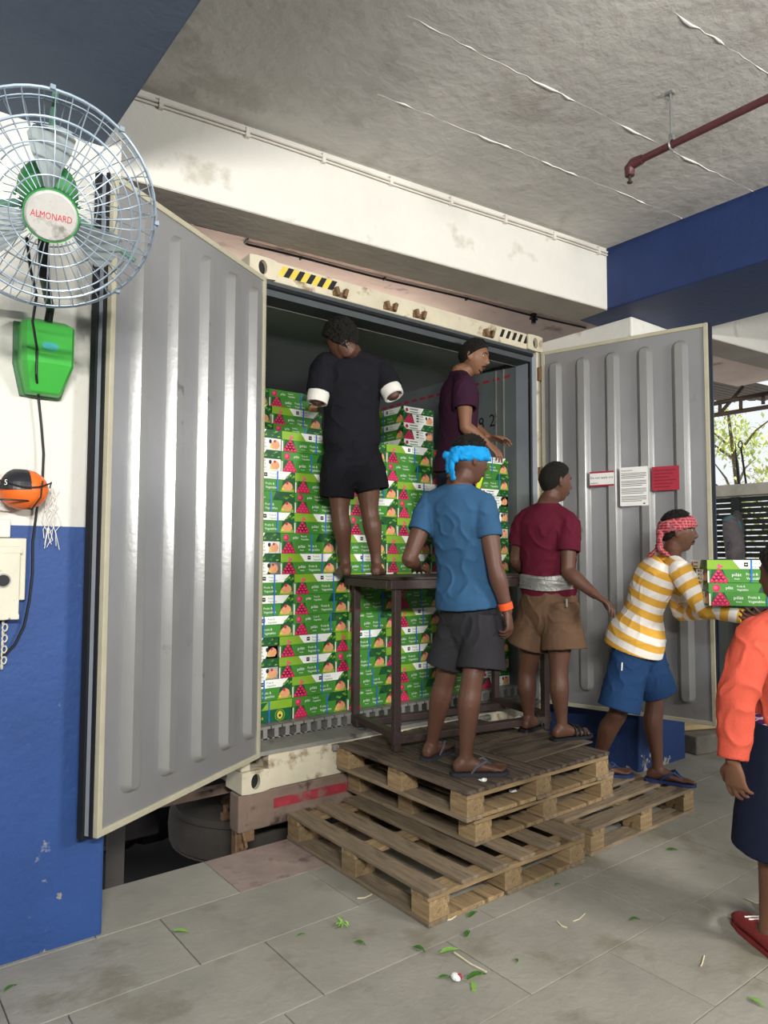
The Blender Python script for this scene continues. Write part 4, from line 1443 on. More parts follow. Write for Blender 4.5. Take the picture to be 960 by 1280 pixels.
M_GLEAF = mat('fresh_leaf', '#3f6b2a', 0.5, 0.25, 20)
M_LLEAF = mat('light_leaf', '#7ba64c', 0.5, 0.2, 20)
M_STRAW = mat('straw', '#cfc7a8', 0.8, 0.1, 20)
rg = random.Random(13)
LEAVES = [(230, 1167, 0.07, -10), (17, 1239, 0.05, 60), (528, 1187, 0.06, -40), (566, 1189, 0.085, 20), (588, 1167, 0.06, 70), (600, 1221, 0.085, 25), (642, 1085, 0.06, 10), (595, 1143, 0.07, 50), (454, 1180, 0.05, -30), (683, 1097, 0.06, 60), (843, 1060, 0.06, 0), (797, 1148, 0.05, 10), (950, 1250, 0.06, -60), (560, 1222, 0.05, 0), (700, 1105, 0.04, 30), (800, 1040, 0.05, 10), (380, 1170, 0.035, 40), (650, 1200, 0.03, 90)]
LEAF_LABELS = ['green leaf lying alone on the slab nearest the blue wall corner', 'green leaf at the very foot of the blue wall', 'small leaf just behind the long pale stalk', 'long green leaf touching the upper end of the pale stalk', 'small leaf standing on edge before the near pallet corner', 'curled green leaf beside the white and red wrapper',
               'leaf close by the end of the weathered floor pallet', 'leaf right under the near corner of the floor pallet', 'small leaf between the leaf sprig and the pale stalk', 'leaf out on the bare floor between pallets and red shoe', 'leaf at the foot of the striped-shirt man\'s pallet', 'leaf scrap on the floor in front of the red shoe',
               'leaf in the near corner of the floor, below the red shoe', 'tiny leaf just behind the wrapper', 'tiny leaf between the two floor pallets\' near corners', 'leaf scrap by the corner of the pallet under the blue flip-flops', 'tiny leaf to the wall side of the leaf sprig', 'tiny leaf alone in the middle of the front floor']
for k, (px, py, ln, a) in enumerate(LEAVES):
    c = on_floor(px, py, 0.002)
    t = thing('fallen_leaf', LEAF_LABELS[k], 'leaf', c, 'leaf scraps on the floor')
    t.rotation_euler.z = R(a) - YAW
    mb = MB()
    n = 7
    up, lo = [], []
    for i in range(n):
        s_ = i / (n - 1)
        wv = 0.15 * ln * math.sin(PI * s_ ** 0.8) + 0.0008
        zc = 0.10 * ln * math.sin(PI * s_) * (0.4 + 0.6 * (k % 3) / 2) + 0.0015
        up.append([(ln * (s_ - 0.5), -wv, zc + wv * 0.5), (ln * (s_ - 0.5), 0, zc), (ln * (s_ - 0.5), wv, zc + wv * 0.5), (ln * (s_ - 0.5), 0, zc - 0.0012)])
    mb.rings(up)
    o = mb.build('blade', M_GLEAF if k % 3 else M_LLEAF, None, smooth=60); o.parent = t
    mb = MB(); mb.tube([(-ln * 0.62, 0.004, 0.002), (-ln * 0.5, 0, 0.002), (ln * 0.3, 0, 0.10 * ln * 0.6 * (0.4 + 0.6 * (k % 3) / 2) + 0.003)], 0.0009, 5)
    o = mb.build('stalk', M_LLEAF, None); o.parent = t
c = on_floor(431, 1159)
t = thing('leaf_sprig', 'tuft of pale green leaflets on the floor before the pallets', 'sprig', c)
mb = MB()
for k in range(12):
    a = rg.uniform(0, 6.28)
    p = c + Vector((0.03 * math.cos(a) * rg.random(), 0.03 * math.sin(a) * rg.random(), 0.006 + 0.02 * rg.random()))
    q = Matrix.Rotation(a, 3, 'Z') @ Matrix.Rotation(rg.uniform(-0.8, 0.8), 3, 'Y')
    mb.add([p + q @ Vector(v) for v in ((-0.014, 0, 0), (0, -0.006, 0.003), (0.014, 0, 0), (0, 0.006, 0.003))], [(0, 1, 2, 3)])
mb.build('leaflets', M_LLEAF, t, recalc=False)
mb = MB(); mb.tube([c + Vector((-0.03, 0, 0.003)), c + Vector((0.03, 0.01, 0.006))], 0.0015, 5); mb.build('stem', M_GLEAF, t)
STR = [((572, 1190), (612, 1214), 0.004), ((560, 1150), (575, 1143), 0.003), ((700, 1150), (712, 1158), 0.003), ((880, 1205), (884, 1192), 0.003), ((735, 1140), (720, 1150), 0.002), ((450, 1123), (468, 1118), 0.003), ((935, 1120), (958, 1126), 0.003)]
for k, (a, b, r) in enumerate(STR):
    mb = MB(); mb.tube([on_floor(*a, r), on_floor((a[0] + b[0]) / 2, (a[1] + b[1]) / 2 + 2, r), on_floor(*b, r)], r, 5)
    tag(mb.build('straw', M_STRAW), ['long pale stalk lying on the floor by the paper scrap', 'short straw scrap just before the near pallet corner', 'straw scrap on the open floor beyond the wrapper', 'upright-lying straw scrap near the red shoe', 'thin straw beside another on the open floor', 'straw scrap on the floor beside the leaf sprig', 'straw scrap just before the red shoe'][k], 'straw', 'straw scraps on the floor')
c = on_floor(574, 1225)
ps = thing('paper_scrap', 'crumpled white and red wrapper on the floor', 'litter', c)
mb = MB(); mb.ball(c + Vector((0, 0, 0.012)), (0.016, 0.022, 0.012), 8, 5); o = mb.build('wrapper', C_WHITE, ps)
mb = MB(); mb.ball(c + Vector((0.008, -0.008, 0.014)), (0.012, 0.012, 0.010), 7, 5); mb.build('red_patch', M_REDP, ps)
c = on_floor(596, 1233)
mb = MB(); mb.box(c + Vector((0, 0, 0.002)), (0.05, 0.016, 0.003), Matrix.Rotation(R(50), 3, 'Z')); tag(mb.build('green_strip', M_LLEAF), 'bright green plastic strip on the floor by the wrapper', 'litter')

for (px, py, z, lab) in [(636, 986, 0.425, 'scrap of crumpled white paper on the splintered pallet edge'), (644, 989, 0.285, 'second scrap of white paper lower on the pallet stack edge')]:
    c = on_floor(px, py, z)
    c = Vector((min(max(c.x, 0.70), 1.6), max(c.y, -1.02 if z > 0.4 else -1.01), z - 0.002))
    mb = MB(); mb.ball(c + Vector((0, 0, 0.008)), (0.022, 0.014, 0.008), 9, 6, Matrix.Rotation(px, 3, 'Z'))
    me = mb.mesh('paper_scrap', C_WHITE)
    for v in me.vertices:
        v.co += (v.co - c) * 1.1 * noise.noise(v.co * 70)
    tag(link('paper_scrap', me), lab, 'litter')
c = on_floor(681, 884, 0.45)
mb = MB(); mb.ball(V0 := Vector((1.70, -0.42, 0.462)), (0.05, 0.03, 0.04), 16, 10)
me = mb.mesh('crumpled_tape', mat('crumpled_silver', '#b4b4ae', 0.3, 0.2, 30, metal=0.4))
for v in me.vertices:
    v.co += Vector((v.co - V0)) * 0.45 * noise.noise(v.co * 60)
tag(link('crumpled_tape', me), 'crumpled ball of silver tape on the top pallet behind the maroon man', 'litter')

# ------------------------------------------------------------------ people


def V(*a):
    return Vector(a)


def catmull(vals, k):
    """smooth interpolation of a list of vectors or numbers"""
    out = []
    n = len(vals)
    for i in range(n - 1):
        p0, p1, p2, p3 = vals[max(i - 1, 0)], vals[i], vals[i + 1], vals[min(i + 2, n - 1)]
        for j in range(k):
            t = j / k
            out.append(0.5 * ((2 * p1) + (p2 - p0) * t + (2 * p0 - 5 * p1 + 4 * p2 - p3) * t * t + (3 * p1 - p0 - 3 * p2 + p3) * t ** 3))
    out.append(vals[-1])
    return out


def limb(mb, pts, ra, rb=None, ref=None, k=4, n=16, dome=True):
    pts = [Vector(p) for p in pts]
    rb = rb or ra
    P, A, B = catmull(pts, k), catmull([float(x) for x in ra], k), catmull([float(x) for x in rb], k)
    if dome:
        t0, t1 = (P[0] - P[1]).normalized(), (P[-1] - P[-2]).normalized()
        a0, a1, b0, b1 = A[0], A[-1], B[0], B[-1]
        q0, q1 = min(a0, b0), min(a1, b1)
        P = [P[0] + t0 * q0 * 0.8, P[0] + t0 * q0 * 0.5] + P + [P[-1] + t1 * q1 * 0.5, P[-1] + t1 * q1 * 0.8]
        A = [a0 * 0.45, a0 * 0.82] + A + [a1 * 0.82, a1 * 0.45]
        B = [b0 * 0.45, b0 * 0.82] + B + [b1 * 0.82, b1 * 0.45]
    mb.tube(P, A, n, ref=ref, rb=B)


OPENINGS = []


def garment_tube(mb, pts, ra, rb, ref, k=4, n=24, open_start=False, open_end=True, wall=0.014, depth=0.05):
    """cloth sleeve: a closed solid whose open ends are recessed so that the hem has an edge"""
    pts = [Vector(p) for p in pts]
    P, A, B = catmull(pts, k), catmull([float(x) for x in ra], k), catmull([float(x) for x in rb], k)
    if open_end:
        t = (P[-1] - P[-2]).normalized()
        OPENINGS.append((P[-1].copy(), t.copy(), max(A[-1], B[-1]), depth))
        e, a, b = P[-1], A[-1], B[-1]
        P += [e + t * 0.001, e - t * depth * 0.5, e - t * depth]
        A += [a - wall, a - wall * 1.1, (a - wall) * 0.9]
        B += [b - wall, b - wall * 1.1, (b - wall) * 0.9]
    if open_start:
        t = (P[0] - P[1]).normalized()
        e, a, b = P[0], A[0], B[0]
        P = [e - t * depth * 0.6, e + t * 0.001] + P
        A = [(a - wall) * 0.9, a - wall] + A
        B = [(b - wall) * 0.9, b - wall] + B
    # fixed frames: the recessed rings run backwards, so the ring plane is kept from the outer tube
    tang = []
    for i in range(len(pts) * 1):
        pass
    rs = []
    base = catmull(pts, k)
    m = len(base)
    off = 2 if open_start else 0
    for i, p in enumerate(P):
        j = min(max(i - off, 0), m - 1)
        t = (base[min(j + 1, m - 1)] - base[max(j - 1, 0)]).normalized()
        a = Vector(ref) - t * t.dot(Vector(ref))
        a.normalize()
        b = t.cross(a)
        rs.append([p + a * A[i] * math.cos(2 * PI * q / n) + b * B[i] * math.sin(2 * PI * q / n) for q in range(n)])
    mb.rings(rs)


def remesh(mb, name, mats, voxel=0.005, it=3, fac=0.5):
    me = mb.mesh('shape', [])
    o = bpy.data.objects.new('shape', me)
    COL.objects.link(o)
    r = o.modifiers.new('r', 'REMESH')
    r.mode = 'VOXEL'
    r.voxel_size = voxel
    r.use_smooth_shade = True
    s = o.modifiers.new('s', 'SMOOTH')
    s.factor = fac
    s.iterations = it
    dg = bpy.context.evaluated_depsgraph_get()
    out = bpy.data.meshes.new_from_object(o.evaluated_get(dg))
    bpy.data.objects.remove(o)
    bpy.data.meshes.remove(me)
    out.name = name
    out.materials.clear()
    for m in (mats if isinstance(mats, (list, tuple)) else [mats]):
        out.materials.append(m)
    return out


def folds(me, amp, scale, seed=0, axis=None, low=0.25):
    """cloth folds: push the surface along its normals by stretched ridged noise; axis: the way the folds run"""
    n = len(me.vertices)
    co = np.empty(n * 3); me.vertices.foreach_get('co', co); co = co.reshape(-1, 3)
    no = np.empty(n * 3); me.vertices.foreach_get('normal', no); no = no.reshape(-1, 3)
    q = co * np.array(scale)
    if axis is not None:
        ax = np.array(Vector(axis).normalized())
        q = q - (q @ ax)[:, None] * ax * (1 - low)
    q = q + seed * 7.31
    nf = noise.noise
    w_ = np.fromiter((nf(Vector(p)) for p in q * 0.5 + 9.7), float, n)
    q = q + 0.6 * w_[:, None]
    d = np.fromiter((nf(Vector(p)) for p in q), float, n)
    d = np.clip(1 - 2.6 * np.abs(d), 0, 1) ** 2 - 0.35
    dd = amp * (d * 0.75 + w_ * 0.7)
    for e, t, r, dep in OPENINGS:
        v = co - np.array(e)
        al = -(v @ np.array(t))
        lat = np.linalg.norm(v + al[:, None] * np.array(t), axis=1)
        k = (lat < r * 1.35) & (al < dep * 2.2) & (al > -0.03)
        dd[k] *= np.clip((al[k] - dep * 0.9) / (dep * 1.3), 0.12, 1)
    OPENINGS.clear()
    co += no * dd[:, None]
    me.vertices.foreach_set('co', co.ravel())
    me.update()


HAX, HYF, HYB, HZU, HZD = 0.074, 0.090, 0.102, 0.113, 0.116


def head_local(d, face=True):
    dx, dy, dz = d
    x, y, z = dx * HAX, dy * (HYF if dy > 0 else HYB), dz * (HZU if dz > 0 else HZD)
    if dz < 0:
        t = -dz
        x *= 1 - 0.26 * t ** 1.4
        if dy > 0:
            y *= 1 - 0.05 * t
            y += 0.018 * t * t
        else:
            y *= 1 - 0.45 * t
            y += 0.018 * t * t
    if dy > -0.2 and face:
        g = math.exp(-((z + 0.030) / (0.030 if z > -0.030 else 0.010)) ** 2)
        y += 0.025 * math.exp(-(x / (0.0085 + 0.004 * (z < -0.02))) ** 2) * g
        y -= 0.010 * math.exp(-((abs(x) - 0.031) / 0.014) ** 2 - ((z - 0.008) / 0.012) ** 2)
        y += 0.004 * math.exp(-((z - 0.030) / 0.008) ** 2) * math.exp(-(x / 0.042) ** 2)
        y += 0.006 * math.exp(-(x / 0.022) ** 2) * math.exp(-((z + 0.066) / 0.011) ** 2)
        y -= 0.004 * math.exp(-(x / 0.03) ** 2) * math.exp(-((z + 0.083) / 0.007) ** 2)
        y += 0.006 * math.exp(-(x / 0.022) ** 2 - ((z + 0.104) / 0.014) ** 2)
    return Vector((x, y, z))


def face_y(x, z):
    dz = z / (HZU if z > 0 else HZD)
    k = 1 - 0.26 * (-dz) ** 1.4 if dz < 0 else 1
    dx = x / (HAX * k)
    return head_local((dx, math.sqrt(max(0, 1 - dx * dx - dz * dz)), dz)).y


class Head:
    def __init__(s, C, face, tilt=0.0, roll=0.0, size=1.0):
        """face: where the head looks (vector); up is world up leaned with the look"""
        s.C = Vector(C)
        s.Y = Vector(face).normalized()
        up = Vector((0, 0, 1))
        s.X = s.Y.cross(up).normalized()
        s.Z = s.X.cross(s.Y).normalized()
        if roll:
            q = Matrix.Rotation(roll, 3, s.Y)
            s.X, s.Z = q @ s.X, q @ s.Z
        s.k = size

    def w(s, p):
        return s.C + (s.X * p[0] + s.Y * p[1] + s.Z * p[2]) * s.k

    def M(s):
        return Matrix((s.X, s.Y, s.Z)).transposed()

    def shell(s, mb, fn=None, nu=72, nv=56, face=True):
        rs = []
        for i in range(1, nv):
            th = PI * i / nv
            r = []
            for j in range(nu):
                ph = 2 * PI * j / nu
                d = (math.sin(th) * math.cos(ph), math.sin(th) * math.sin(ph), math.cos(th))
                p = head_local(d, face)
                if fn:
                    o = fn(d, p)
                    p = p + Vector(d) * o
                r.append(s.w(p))
            rs.append(r)
        mb.rings(rs)

    def add_to(s, mb):
        s.shell(mb)
        for sx in (-1, 1):
            q = s.M() @ Matrix.Rotation(R(18) * sx, 3, 'Z')
            mb.ball(s.w((sx * 0.074, -0.010, -0.004)), (0.008 * s.k, 0.019 * s.k, 0.031 * s.k), 12, 10, q)
            mb.ball(s.w((sx * 0.080, -0.016, 0.004)), (0.006 * s.k, 0.015 * s.k, 0.024 * s.k), 12, 8, q)


SKIN = {}


def skin(name, col):
    if name not in SKIN:
        m = mat('skin_' + name, col, 0.48, 0.10, 9, 0.12, 90, spec=0.35)
        m.node_tree.nodes['Principled BSDF'].inputs['Subsurface Weight'].default_value = 0.05
        SKIN[name] = m
    return SKIN[name]


M_HAIR = mat('black_hair', '#17140f', 0.55, 0.3, 60, 0.8, 160, spec=0.3)
M_EYEW = mat('eye_white', '#a99d8c', 0.35, 0)
M_IRIS = mat('iris_dark', '#1c120c', 0.25, 0)
M_LIP = mat('lip_skin', '#502e28', 0.5, 0.1, 30)
M_SOLE = mat('sandal_sole', '#2a2a30', 0.8, 0.1, 20)


def hairfn(front=0.072, side=0.012, back=-0.072, th=0.011, seed=0, rough=0.006, band=None):
    def f(d, p):
        if band and abs(p.z - (band[0] + band[1] * p.y)) < band[2]:
            return 0.004
        ph = math.atan2(d[1], d[0])
        fr = max(0.0, math.sin(ph))
        bk = max(0.0, -math.sin(ph))
        line = side + (front - side) * fr ** 0.7 + (back - side) * bk ** 0.6
        m = (p.z - line) / 0.010
        m = max(-1, min(1, m))
        nz = noise.noise(Vector(d) * 9 + Vector((seed, 0, 0)))
        nz2 = noise.noise(Vector((d[0] * 30, d[1] * 30, d[2] * 12)) + Vector((seed, 4, 0)))
        return (th * (1 + 0.25 * max(0, d[2])) + rough * nz + rough * 0.6 * nz2) if m >= 1 else (m * th if m > 0 else m * 0.012)
    return f


def hand(mb, W, D, N, T, curl=0.35, size=1.0, fl=None):
    """palm and five fingers: D along the hand, N out of the palm, T to the thumb"""
    W, D = Vector(W), Vector(D).normalized()
    N = Vector(N); N = (N - D * N.dot(D)).normalized()
    Tv = Vector(T); T = D.cross(N)
    if T.dot(Tv) < 0: T = -T
    k = size
    limb(mb, [W - D * 0.02, W + D * 0.015 * k, W + D * 0.05 * k, W + D * 0.088 * k], [0.025 * k, 0.030 * k, 0.040 * k, 0.038 * k], [0.019 * k, 0.018 * k, 0.016 * k, 0.012 * k], ref=T, k=3, n=14)
    fl = fl or [curl * 0.9, curl, curl * 1.1, curl * 1.2]
    for i, (lat, ln, sp) in enumerate(((0.031, 0.074, 0.09), (0.0105, 0.082, 0.02), (-0.0105, 0.076, -0.04), (-0.031, 0.060, -0.12))):
        p = W + (D * (0.086 - 0.006 * abs(i - 1)) + T * lat) * k
        d = (D + T * sp).normalized()
        ax = d.cross(N).normalized()
        pts = [p - d * 0.02 * k, p]
        a = 0
        for fr, da in ((0.45, 0.75), (0.31, 1.0), (0.24, 0.7)):
            a += fl[i] * da
            q = (Matrix.Rotation(a, 3, ax) @ d)
            p = p + q * ln * fr * k
            pts.append(p)
        limb(mb, pts, [0.0095 * k, 0.0095 * k, 0.0085 * k, 0.0078 * k, 0.0066 * k], k=3, n=10)
    b = W + (D * 0.022 + T * 0.022) * k
    d1 = (D * 0.62 + T * 0.72 + N * 0.25).normalized()
    d2 = (D * 0.85 + T * 0.25 + N * (0.25 + 0.5 * curl)).normalized()
    limb(mb, [b, b + d1 * 0.040 * k, b + d1 * 0.040 * k + d2 * 0.030 * k, b + d1 * 0.040 * k + d2 * 0.055 * k], [0.014 * k, 0.0115 * k, 0.0095 * k, 0.0075 * k], k=3, n=10)


def foot(mb, A, H, zg, size=1.0):
    """bare foot under ankle A, toes towards H, sole at zg"""
    A, H = Vector(A), Vector((H[0], H[1], 0)).normalized()
    S = Vector((-H.y, H.x, 0))
    rs = []
    for s, wd, h, c in ((-0.062, 0.012, 0.030, 0.02), (-0.055, 0.026, 0.050, 0.0), (-0.03, 0.033, 0.075, 0.0), (0.0, 0.034, 0.085, 0), (0.04, 0.035, 0.070, 0), (0.085, 0.041, 0.048, 0), (0.125, 0.045, 0.034, 0), (0.15, 0.042, 0.024, 0), (0.165, 0.03, 0.018, 0)):
        c0 = Vector((A.x, A.y, zg)) + H * s * size
        r = []
        for q in range(16):
            a = 2 * PI * q / 16
            x, y = math.cos(a), math.sin(a)
            z = h / 2 + h / 2 * (y if y > 0 else max(y * 1.3, -1) * 1.0)
            r.append(c0 + S * (wd * size * x) + Vector((0, 0, (z + c * 0.5) * size)))
        rs.append(r)
    mb.rings(rs)
    for i, (lat, ln, r) in enumerate(((0.028, 0.205, 0.0125), (0.009, 0.2, 0.009), (-0.007, 0.193, 0.0085), (-0.022, 0.183, 0.008), (-0.036, 0.170, 0.0078))):
        for m in (0,):
            p0 = Vector((A.x, A.y, zg + r * size)) + (H * 0.135 + S * lat * TOE[0]) * size
            p1 = Vector((A.x, A.y, zg + r * size)) + (H * ln + S * lat * 1.05 * TOE[0]) * size
            limb(mb, [p0, (p0 + p1) / 2 + Vector((0, 0, 0.004)), p1], [r * size] * 3, k=2, n=9)


TOE = [1]


def sandal(root, A, H, zg, msole, mstrap, slide=False, thick=0.016):
    A, H = Vector(A), Vector((H[0], H[1], 0)).normalized()
    S = Vector((-H.y, H.x, 0))
    o = Vector((A.x, A.y, zg))
    prof = [(-0.075, 0.02), (-0.065, 0.034), (-0.03, 0.040), (0.03, 0.038), (0.09, 0.046), (0.14, 0.052), (0.19, 0.044), (0.215, 0.022)]
    poly = [(s, w_) for s, w_ in prof] + [(s, -w_) for s, w_ in prof[::-1]]
    mb = MB(); mb.prism(poly, o, H, S, Vector((0, 0, thick)))
    so = mb.build('sandal', msole, root, bevel=0.003)
    mb = MB()
    zt = Vector((0, 0, thick))
    if slide:
        for s0 in (0.07, 0.10, 0.13):
            mb.tube([o + zt + H * s0 + S * (0.05 * math.cos(a)) + Vector((0, 0, 0.006 + (0.078 - 0.33 * (s0 - 0.02)) * math.sin(a))) for a in np.linspace(0, PI, 12)], 0.006, 6)
        for sx in (-1, 1):
            mb.tube([o + zt + H * 0.06 + S * sx * 0.045 + Vector((0, 0, 0.015)), o + zt + H * 0.11 + S * sx * 0.03 + Vector((0, 0, 0.045)), o + zt + H * 0.15 + S * sx * 0.045 + Vector((0, 0, 0.012))], 0.006, 6)
    else:
        toe = o + zt + H * 0.148 + S * 0.017 * TOE[0]
        for sx in (-1, 1):
            mb.tube([toe, toe + Vector((0, 0, 0.022)) - H * 0.01, o + zt + H * 0.095 + S * sx * 0.032 + Vector((0, 0, 0.054)), o + zt + H * 0.045 + S * sx * 0.044 + Vector((0, 0, 0.03)), o + zt + H * 0.02 + S * sx * 0.040], [0.005, 0.006, 0.008, 0.007, 0.005], 7)
    put(mb.build('strap', mstrap, None, smooth=True), so)


class Person:
    def __init__(s, label, base, skinmat, J, F, head, group=None, size=1.0):
        s.root = thing('person', label, 'person', base)
        s.J = {k: (at(*v) if isinstance(v, tuple) else Vector(v)) for k, v in J.items()}
        s.F = Vector(F).normalized()
        s.Rt = s.F.cross(Vector((0, 0, 1))).normalized()
        s.skin = skinmat
        s.head = head
        s.mb = MB()
        s.k = size

    def torso_pts(s, bend=(0, 0, 0)):
        h, n = s.J['hip'], s.J['neck']
        ax = n - h
        b = Vector(bend)
        return [h - ax.normalized() * 0.09, h, h + ax * 0.33 + b * 0.7, h + ax * 0.60 + b, h + ax * 0.80 + b * 0.7, h + ax * 0.94, n + ax.normalized() * 0.02]

    def body(s, bend=(0, 0, 0), hands={}, feet={}):
        J, k, mb = s.J, s.k, s.mb
        hv = (J['hipR'] - J['hipL']).normalized()
        limb(mb, s.torso_pts(bend), [0.11 * k, 0.152 * k, 0.125 * k, 0.145 * k, 0.158 * k, 0.125 * k, 0.060 * k], [0.08 * k, 0.092 * k, 0.078 * k, 0.09 * k, 0.09 * k, 0.07 * k, 0.058 * k], ref=s.Rt, k=4, n=24)
        # neck and shoulders
        hd = s.head
        limb(mb, [J['neck'] - Vector((0, 0, 0.03)), J['neck'] + Vector((0, 0, 0.02)), hd.w((0, -0.025, -0.085)), hd.w((0, -0.012, -0.03))], [0.062 * k, 0.056 * k, 0.053 * k, 0.05 * k], k=3)
        hd.add_to(mb)
        for sd in 'LR':
            sh, el, wr = J['sh' + sd], J['el' + sd], J['wr' + sd]
            limb(mb, [J['neck'] - Vector((0, 0, 0.025)), (J['neck'] + sh) / 2 - Vector((0, 0, 0.015)), sh], [0.05 * k, 0.052 * k, 0.052 * k], k=3)
            ua = el - sh
            fa = wr - el
            limb(mb, [sh, sh + ua * 0.25, sh + ua * 0.55, sh + ua * 0.85, el, el + fa * 0.12, el + fa * 0.3, el + fa * 0.65, wr], [x * k for x in (0.056, 0.052, 0.048, 0.041, 0.039, 0.042, 0.044, 0.035, 0.027)], [x * k for x in (0.056, 0.055, 0.050, 0.040, 0.039, 0.041, 0.041, 0.030, 0.022)], ref=s.Rt, k=3)
            if sd in hands:
                hand(mb, wr, *hands[sd])
            h, kn, an = J['hip' + sd], J['kn' + sd], J['an' + sd]
            th = kn - h
            sk = an - kn
            bk = -s.F * 0.012
            limb(mb, [h, h + th * 0.25, h + th * 0.6, h + th * 0.88, kn, kn + sk * 0.15 + bk * 0.5, kn + sk * 0.32 + bk * 1.3, kn + sk * 0.62 + bk * 0.6, kn + sk * 0.88, an + Vector((0, 0, -0.02))], [x * k for x in (0.088, 0.085, 0.072, 0.057, 0.054, 0.054, 0.057, 0.044, 0.034, 0.034)], k=3)
            if sd in feet:
                H, zg = feet[sd]
                TOE[0] = 1 if sd == 'R' else -1
                foot(mb, an, H, zg, 1.0 * k)

    def finish(s, voxel=0.0052, hair=None, brow=True, moustache=False, beard=False):
        me = remesh(s.mb, 'body', s.skin, voxel, 3)
        s.bodyo = link('body', me, s.root)
        hd = s.head
        if hair is not False:
            mb = MB()
            hd.shell(mb, hair or hairfn(), 88, 66, face=False)
            mb.build('hair', M_HAIR, s.root, smooth=True)
        for sx in (-1, 1):
            y = face_y(sx * 0.031, 0.008)
            mb = MB(); mb.ball(hd.w((sx * 0.031, y - 0.004, 0.008)), (0.0125 * hd.k, 0.008 * hd.k, 0.0065 * hd.k), 14, 8, hd.M())
            e = mb.build('eye', M_EYEW, s.root, smooth=True)
            mb = MB(); mb.ball(hd.w((sx * 0.031, y + 0.0012, 0.008)), (0.0055 * hd.k, 0.0035 * hd.k, 0.0055 * hd.k), 12, 8, hd.M())
            put(mb.build('iris', M_IRIS, None, smooth=True), e)
            mb = MB()
            pts = []
            for x, z in ((0.013, 0.024), (0.024, 0.030), (0.036, 0.030), (0.048, 0.022)):
                pts.append(hd.w((sx * x, face_y(x, z) + 0.0005, z)))
            mb.tube(pts, [0.0022, 0.0036, 0.0032, 0.0015], 8)
            mb.build('eyebrow', M_HAIR, s.root, smooth=True)
        mb = MB()
        for z, r in ((-0.0625, 0.0042), (-0.0705, 0.005)):
            pts = [hd.w((x, face_y(x, z) + 0.0005 - abs(x) * 0.05, z + abs(x) * 0.05 * (1 if z < -0.066 else -1))) for x in (-0.022, -0.012, 0, 0.012, 0.022)]
            mb.tube(pts, [0.001, r * 0.8, r, r * 0.8, 0.001], 8)
        mb.build('lips', M_LIP, s.root, smooth=True)
        if moustache:
            mb = MB()
            pts = [hd.w((x, face_y(x, -0.052 - abs(x) * 0.35) + 0.001, -0.051 - abs(x) * 0.4)) for x in (-0.03, -0.018, -0.006, 0.006, 0.018, 0.03)]
            mb.tube(pts, [0.002, 0.005, 0.0058, 0.0058, 0.005, 0.002], 8)
            mb.build('moustache', M_HAIR, s.root, smooth=True)
        if beard:
            mb = MB()
            pts = [hd.w((x, face_y(x, -0.098 + abs(x) * 0.5) + 0.001, -0.098 + abs(x) * 0.5)) for x in (-0.03, -0.015, 0, 0.015, 0.03)]
            mb.tube(pts, [0.002, 0.005, 0.008, 0.005, 0.002], 8)
            mb.build('beard', M_HAIR, s.root, smooth=True)

    def shirt(s, m, bend=(0, 0, 0), ease=0.016, hem=None, hem_w=None, sleeve=0.5, sleeve_r=0.068, sleeve_end=None, amp=0.006, fold=(9, 9, 9), name='shirt', seed=1, voxel=0.0062, collar=0.070, longsleeve=False, axis=(0, 0, 1)):
        J, k = s.J, s.k
        tp = s.torso_pts(bend)
        hemv = Vector(hem) if hem is not None else tp[0] - (tp[2] - tp[0]).normalized() * 0.02
        pts = [tp[5] + (tp[6] - tp[5]) * 0.95, tp[5] + (tp[6] - tp[5]) * 0.3, tp[5] - (tp[6] - tp[5]) * 0.2, tp[4], tp[3], tp[2], tp[2] + (hemv - tp[2]) * 0.55, hemv]
        e = ease
        wa = [collar * k, 0.10 * k, 0.135 * k + e * 0.5, 0.160 * k + e, 0.150 * k + e, 0.138 * k + e * 1.2, max(0.155 * k + e, (hem_w[0] if hem_w else 0) * 0.97), (hem_w[0] if hem_w else 0.165 * k + e * 1.2)]
        wb = [collar * k * 0.95, 0.074 * k, 0.082 * k + e * 0.5, 0.094 * k + e, 0.095 * k + e, 0.088 * k + e, max(0.098 * k + e, (hem_w[1] if hem_w else 0) * 0.95), (hem_w[1] if hem_w else 0.105 * k + e)]
        mb = MB()
        OPENINGS.clear()
        garment_tube(mb, pts, wa, wb, s.Rt, k=4, n=32, open_start=False, wall=0.020, depth=0.036)
        OPENINGS.append((J['neck'] + (tp[6] - tp[5]).normalized() * 0.03, (tp[6] - tp[5]).normalized(), 0.12, 0.07))
